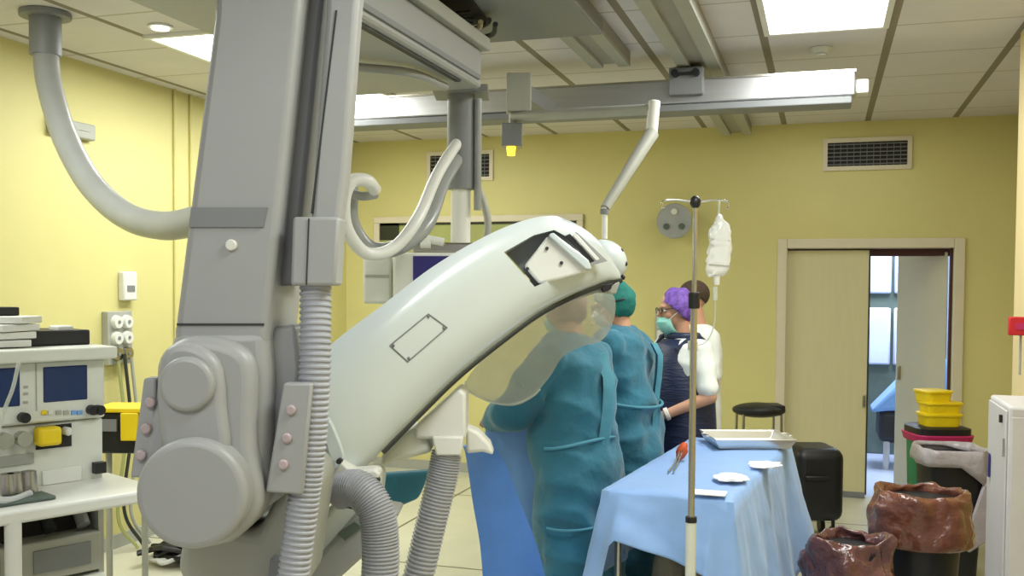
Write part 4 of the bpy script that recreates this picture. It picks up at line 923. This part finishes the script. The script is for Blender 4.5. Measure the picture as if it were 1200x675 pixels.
# person with lead apron
def clothes(t, k, armL, armR, shirtm='shirt', apron=True, seed=0, sleeve=.8):
    bm = B(); g = [(1.47, .085, .075), (1.42, .185, .105), (1.33, .20, .13), (1.2, .185, .13), (1.0, .18, .125), (.84, .19, .135)]
    loft(bm, [oval(0, 0, z, a, b) for z, a, b in g])
    for s, arm in ((-1, armL), (1, armR)):
        e = V(arm[0]); sh = V((s*.18, 0, 1.40)); limb(bm, [sh, sh.lerp(e, sleeve)], [.060, .055])
    for v in bm.verts: v.co *= k
    bake('shirt', bm, shirtm, t, .011, 4, fold(.012, seed=seed))
    bm = B()
    loft(bm, [oval(0, 0, z, a, b) for z, a, b in ((.98, .185, .13), (.85, .19, .14), (.78, .185, .135))])
    for s in (-1, 1): limb(bm, [(s*.09, 0, .85), (s*.11, .015, .48), (s*.11, -.02, .1)], [.1, .08, .065])
    for v in bm.verts: v.co *= k
    bake('trousers', bm, 'navy' if apron else 'shirt', t, .013, 4, fold(.01, seed=seed+5))
    if apron:
        rows = []
        for z, a, b in ((1.46, .11, .10), (1.41, .165, .135), (1.3, .19, .17), (1.15, .215, .18), (1.0, .23, .185), (.85, .245, .19), (.7, .25, .195), (.5, .25, .195), (.42, .25, .2)):
            am = 1.3 if z > 1.2 else 2.3
            rows.append([V((a*1.02*math.sin(q), b*1.05*math.cos(q)+.004*math.sin(z*60), z))*k for q in [(-am+2*am*i/26) for i in range(27)]])
        loft(bm := B(), rows, close=False, caps=False); o = obj('lead_apron', bm, 'navy', t, local=True, angle=math.radians(80)); o.modifiers.new('s', 'SOLIDIFY').thickness = .012
        tube(bm := B(), [V((.09*math.sin(q), .085*math.cos(q)-.01, 1.475))*k for q in [i*2*PI/12 for i in range(13)]], .022, seg=10, n=40); obj('thyroid_collar', bm, 'navy', o, local=True)
        for s in (-1, 1): tube(bm := B(), [V((s*.11, .11, 1.40))*k, V((s*.14, .0, 1.475))*k, V((s*.10, -.11, 1.40))*k, V((s*.02, -.155, 1.2))*k], .016, seg=8); obj('shoulder_strap', bm, 'navy', o, local=True)
b = P(796, 560, 5.75); b.z = 0
aL3 = ((-.27, -.01, 1.14), (-.13, .21, 1.03), (.55, .75, -.05), (0, 0, 1), .6); aR3 = ((.24, .04, 1.12), (.12, .24, 1.03), (-.5, .8, 0), (0, 0, 1), .6)
t, k, h = person('person in navy lead apron, white shirt and purple patterned cap at the table end', b, math.radians(107.6+116), 1.73, aL3, aR3, head_turn=-.3, head_tilt=-.12)
clothes(t, k, aL3, aR3, seed=4)
eyes(t, k, h, True); facemask(t, k, h, dz=-.035); cap(t, k, h, 'purplecap', 1.05)
w3 = V(aL3[1]).lerp(V(aL3[0]), .08)*k; dd = (V(aL3[1])-V(aL3[0])).normalized(); cone(bm := B(), w3-dd*.012, w3+dd*.012, .037, seg=20); o = obj('wristwatch', bm, 'whitep', t, local=True, bevel=.003)
b = P(815, 560, 6.35); b.z = 0
aL4 = ((-.27, .0, 1.13), (-.27, .05, .88), (0, .1, -1), (0, 1, 0), .4); aR4 = ((.24, .04, 1.12), (.2, .2, .95), (0, .8, -.5), (0, 0, 1), .5)
t, k, h = person('person in a white shirt with brown hair standing half hidden behind the purple-capped colleague', b, math.radians(107.6+100), 1.78, aL4, aR4, head_tilt=-.05)
clothes(t, k, aL4, aR4, apron=False, seed=8)
eyes(t, k, h, True)
bm = B(); ell(bm, h(0, -.022, .035), (.083, .100, .09), u=30, v=20); nrm = (h(0, -.7, 1)-h(0, 0, 0)).normalized()
bmesh.ops.bisect_plane(bm, geom=bm.verts[:]+bm.edges[:]+bm.faces[:], plane_co=h(0, .03, .05), plane_no=-nrm, clear_outer=True)
for v in bm.verts: v.co = v.co*k
o = obj('hair', bm, 'hair', t, local=True); o.modifiers.new('s', 'SOLIDIFY').thickness = .008
# ------------------------------------------------------------------ stool, black trolley
c = P(888, 560, 7.4); c.z = 0; zs_ = P(888, 480, 7.4).z
t = thing('stool', 'black padded stool with thin steel legs against the back wall left of the doors', 'stool', c, TH)
ell(bm := B(), (0, 0, zs_), (.2, .17, .055), u=28); bm2 = bm; box(bm, (.05, 0, zs_+.02), (.25, .2, .05)); obj('seat', bm, 'black', t, local=True, bevel=.02)
for sx in (-1, 1):
    for sy in (-1, 1): cone(bm := B(), (sx*.15, sy*.12, 0), (sx*.14, sy*.11, zs_-.02), .011, seg=10); obj('leg', bm, 'steel', t, local=True)
box(bm := B(), (0, 0, .3), (.28, .22, .012)); obj('foot_shelf', bm, 'steel', t, local=True)
q = P(951, 590, 6.9); t = thing('black_trolley', 'rounded black covered trolley standing behind the blue table in front of the left door', 'trolley', V((q.x, q.y, 0)), TH)
zt_ = P(951, 521, 6.9).z
box(bm := B(), (0, 0, (zt_+.14)/2), (.34, .4, zt_-.14)); obj('cover', bm, 'black', t, local=True, bevel=.07, seg=4)
for sx in (-1, 1):
    for sy in (-1, 1): cone(bm := B(), (sx*.11-.015, sy*.13, .05), (sx*.11+.015, sy*.13, .05), .05, seg=18); bx(bm, (sx*.11-.01, sy*.13-.01, .06), (sx*.11+.01, sy*.13+.01, .18)); obj('caster', bm, 'black', t, local=True)
box(bm := B(), (-.03, -.21, zt_*.7), (.16, .03, .03)); obj('handle', bm, 'black', t, local=True, bevel=.008)
# items below the blue table
q = PZ(783, 690, 0.05)
c = P(783, 672, 4.6); c.z = 0
t = thing('cloth_sack', 'rounded beige cloth sack under the blue draped table', 'sack', c)
ell(bm := B(), (0, 0, .28), (.085, .11, .27), u=28, v=20)
for v in bm.verts: v.co += V((1, 1, .4))*noise.noise(v.co*9)*.03; v.co.z = max(v.co.z, .0)
obj('sack_body', bm, 'sack', t, local=True)
cone(bm := B(), (0, 0, .5), (0, 0, .58), .035, .055, 16); obj('tied_neck', bm, 'sack', t, local=True)
c = P(832, 690, 4.7); c.z = 0
t = thing('cardboard_box', 'cream cardboard box standing under the right of the blue draped table', 'box', c, TH)
bx(bm := B(), (-.09, -.1, 0), (.07, .1, .42)); obj('box_body', bm, 'carton', t, local=True, bevel=.004)
bx(bm := B(), (-.092, -.102, .39), (.072, .0, .405)); obj('flap', bm, 'sack', t, local=True)
# ------------------------------------------------------------------ bins at the right
def bagbin(px, d, r, zrim, label, bag, lab2=None, binm='black', crumple=.03, over=.28, seed=0):
    c = P(px, 600, d); c.z = 0; t = thing('waste_bin', label, 'bin', c)
    loft(bm := B(), [oval(0, 0, z, a, a, p=2) for z, a in ((0, r*.72), (.02, r*.75), (zrim-.06, r*.95), (zrim-.03, r*.95))]); obj('bin_body', bm, binm, t, local=True)
    prof = [(zrim-over, r*1.12), (zrim-over+.02, r*1.17), (zrim-over*.6, r*1.16), (zrim-.06, r*1.12), (zrim-.01, r*1.06), (zrim+.012, r*.96), (zrim, r*.86), (zrim-.06, r*.8), (zrim-.1, r*.5), (zrim-.08, r*.05)]
    pp = spline([(b_, 0, a) for a, b_ in prof], 54); rg = []
    for i, p in enumerate(pp):
        row = []
        for j in range(72):
            a = 2*PI*j/72; q = V((p[0]*math.cos(a), p[0]*math.sin(a), p[2])); nn = noise.noise(q*9+V((seed, 0, 0)))*crumple+noise.noise(q*24+V((seed, 2, 0)))*crumple*.45
            row.append(q+V((math.cos(a)*nn, math.sin(a)*nn, nn*(.8 if p[2] > zrim-.1 else .25))))
        rg.append(row)
    loft(bm := B(), rg, caps=False); o = obj('bin_liner', bm, bag, t, local=True, angle=math.radians(80)); o.modifiers.new('s', 'SOLIDIFY').thickness = .002
    return t, c
bagbin(1078, 4.75, .205, P(1078, 576, 4.75).z+.0, 'black bin with a shiny brown plastic liner nearest the grey steel cabinet', 'brownbag', seed=1, over=.24)
bagbin(992, 4.35, .165, P(992, 632, 4.35).z, 'lower bin with a dark maroon crumpled liner beside the right corner of the blue table', 'brownbag2', seed=5, crumple=.045, over=.3)
# black bin with grey bag and green bin behind it
d = 6.0; c = P(1112, 600, d); c.z = 0; zt_ = P(1112, 526, d).z
t = thing('waste_bin', 'square black bin with a draped grey liner in front of the green bin', 'bin', c, TH-.12)
bm = B(); loft(bm, [oval(0, 0, z, a, b_, p=6) for z, a, b_ in ((0, .13, .14), (.02, .135, .145), (zt_-.03, .17, .18))]); obj('bin_body', bm, 'black', t, local=True)
rg = []
for f, sc in ((0, 1.06), (.3, 1.08), (.6, 1.07), (.85, 1.05), (1.0, 1.01), (.97, .93), (.8, .85)):
    row = []
    for j in range(64):
        a = 2*PI*j/64; cc, ss = math.cos(a), math.sin(a); x = .185*abs(cc)**.4*(1 if cc > 0 else -1); y = .195*abs(ss)**.4*(1 if ss > 0 else -1)
        low = .10+.14*max(0, x/.185)+.03*noise.noise(V((x*8, y*8, 1)))
        z = zt_+.02-low*(1-f); nn = 1+.11*noise.noise(V((x*14, y*14, z*12))); row.append(V((x*sc*nn, y*sc*nn, z)))
    rg.append(row)
loft(bm := B(), rg, caps=False); o = obj('bin_liner', bm, 'greybag', t, local=True, angle=math.radians(80)); o.modifiers.new('s', 'SOLIDIFY').thickness = .002
bm = B(); prism(bm, [V((.14, -.2, .62)), V((.24, -.2, .70)), V((.22, -.2, .3)), V((.06, -.2, .18)), V((.02, -.2, .22))], (0, .03, 0)); obj('liner_tail', bm, 'greybag', t, local=True, bevel=.01)
d = 6.55; c = P(1096, 600, d); c.z = 0; zt_ = P(1096, 501, d).z
t = thing('waste_bin', 'green bin with black lid and magenta rim standing by the right door', 'bin', c, TH)
loft(bm := B(), [oval(0, 0, z, a, b_, p=5) for z, a, b_ in ((0, .14, .13), (.02, .145, .135), (zt_-.06, .165, .16))]); obj('bin_body', bm, 'green', t, local=True)
loft(bm := B(), [oval(0, 0, z, a, b_, p=5) for z, a, b_ in ((zt_-.085, .18, .175), (zt_-.03, .195, .185))]); obj('rim', bm, 'magenta', t, local=True, bevel=.006)
loft(bm := B(), [oval(0, 0, z, a, b_, p=5) for z, a, b_ in ((zt_-.03, .18, .165), (zt_+.01, .18, .165), (zt_+.02, .15, .14))]); obj('lid', bm, 'black', t, local=True)
z = zt_+.02; rw = (.125, .122, .115)
for k, (dx, hh, lb) in enumerate(((.01, .085, 'yellow plastic container at the bottom of the stack on the green bin'), (.012, .075, 'yellow plastic container in the middle of the stack on the green bin'), (-.03, .075, 'smaller yellow container on top of the stack on the green bin'))):
    o = thing('sharps_container', lb, 'container', c+V((dx, 0, z)), TH+.08*k, 'yellow containers stacked on the green bin'); w_ = rw[k]-(.02 if k == 2 else 0)
    loft(bm := B(), [oval(0, 0, zz, w_*f, .10*f, p=5) for zz, f in ((0, .9), (hh*.8, .98))]); obj('container_body', bm, 'yellow', o, local=True)
    loft(bm := B(), [oval(0, 0, zz, w_*f, .10*f, p=5) for zz, f in ((hh*.8, 1.05), (hh*.96, 1.05), (hh, .98))]); obj('container_lid', bm, 'yellow', o, local=True)
    z += hh
# ------------------------------------------------------------------ grey cabinet at the right edge
q = P(1158, 560, 4.25); zt_ = P(1175, 462, 4.25).z
t = thing('steel_cabinet', 'tall light grey steel cabinet at the right edge of the room', 'cabinet', V((q.x, q.y, 0)), 0)
XC = q.x; YC = q.y; XR2 = 1.3
CDP = .46
bx(bm := B(), (XC, YC-CDP, .04), (XR2, YC, zt_)); obj('cabinet_body', bm, 'cabinet', t, bevel=.012)
bx(bm := B(), (XC+.02, YC-CDP+.02, 0), (XR2-.02, YC-.02, .04)); obj('plinth', bm, 'greyd', t)
bx(bm := B(), (XC-.008, YC-CDP+.02, .07), (XC, YC-.02, zt_-.02)); o = obj('cabinet_door', bm, 'cabinet', t, bevel=.003)
bx(bm := B(), (XC+.01, YC-CDP-.006, .07), (XR2-.01, YC-CDP, zt_-.04)); obj('end_panel', bm, 'cabinet', t, bevel=.003)
for z0 in (.25, zt_-.2): cone(bm := B(), (XC-.01, YC-CDP+.03, z0), (XC-.01, YC-CDP+.03, z0+.07), .006, seg=10); obj('hinge', bm, 'steel', o)
q = PX(1166, 552, XC-.012); box(bm := B(), V((XC-.014, YC-.09, q.z)), (.008, .05, .10)); obj('lock_plate', bm, 'purple', t, bevel=.003)
box(bm := B(), V((XC-.014, YC-.36, zt_-.06)), (.01, .02, .03)); obj('key', bm, 'black', t)
t = thing('mint_package', 'pale mint plastic-wrapped package lying on the grey cabinet', 'package', V(((XC+XR2)/2, YC-.25, zt_)))
for k, (s, m_) in enumerate(((1, 'greybag'), (.93, 'tealcl'))):
    ell(bm := B(), (0, 0, .03+.035*k), (.155*s, .21*s, .032), u=32, v=14)
    for v in bm.verts: v.co += V((1, 1, .3))*noise.noise(v.co*16+V((k, 0, 0)))*.012; v.co.z = max(0, v.co.z)
    obj(('wrapper', 'cloth_pack')[k], bm, m_, t, local=True)
# ------------------------------------------------------------------ light: ceiling panels, corridor, added fill lamps
def area(x, y, z, sx, sy, e, col=(.96, 1, .95), rot=(0, 0, 0)):
    l = bpy.data.lights.new('area', 'AREA'); l.shape = 'RECTANGLE'; l.size = sx; l.size_y = sy; l.energy = e; l.color = col
    o = bpy.data.objects.new('room_and_fill_lamp', l); COL.objects.link(o); o.location = (x, y, z); o.rotation_euler = rot; return o
area(0, 4.9, H-.03, .6, 1.2, 46)
area(-3.3, 5.3, H-.03, .6, 1.2, 45)
area(-3.3, 6.9, H-.03, .6, 1.2, 30)
area(-3.3, 2.6, H-.03, .6, 1.2, 45)  # unseen lamp added at a presumed further ceiling panel
area(0.1, 2.2, H-.03, .6, 1.2, 50)  # unseen lamp added out of view, raised to brighten the blue table
area(-1.2, 0.1, H-.2, 1.2, .8, 36)  # added fill near the camera to lift the grey column
area(0, 7.3, H-.03, .6, 1.0, 10)  # lamp without a ceiling panel built for it
area(.9, 10.2, 2.85, 1.2, 1.2, 120, (.74, .84, 1))
w = bpy.data.worlds.new('world'); S.world = w; w.use_nodes = True
bg = w.node_tree.nodes['Background']; bg.inputs[0].default_value = (.95, .95, 1, 1); bg.inputs[1].default_value = .45
S.view_settings.view_transform = 'Standard'; S.view_settings.exposure = 0
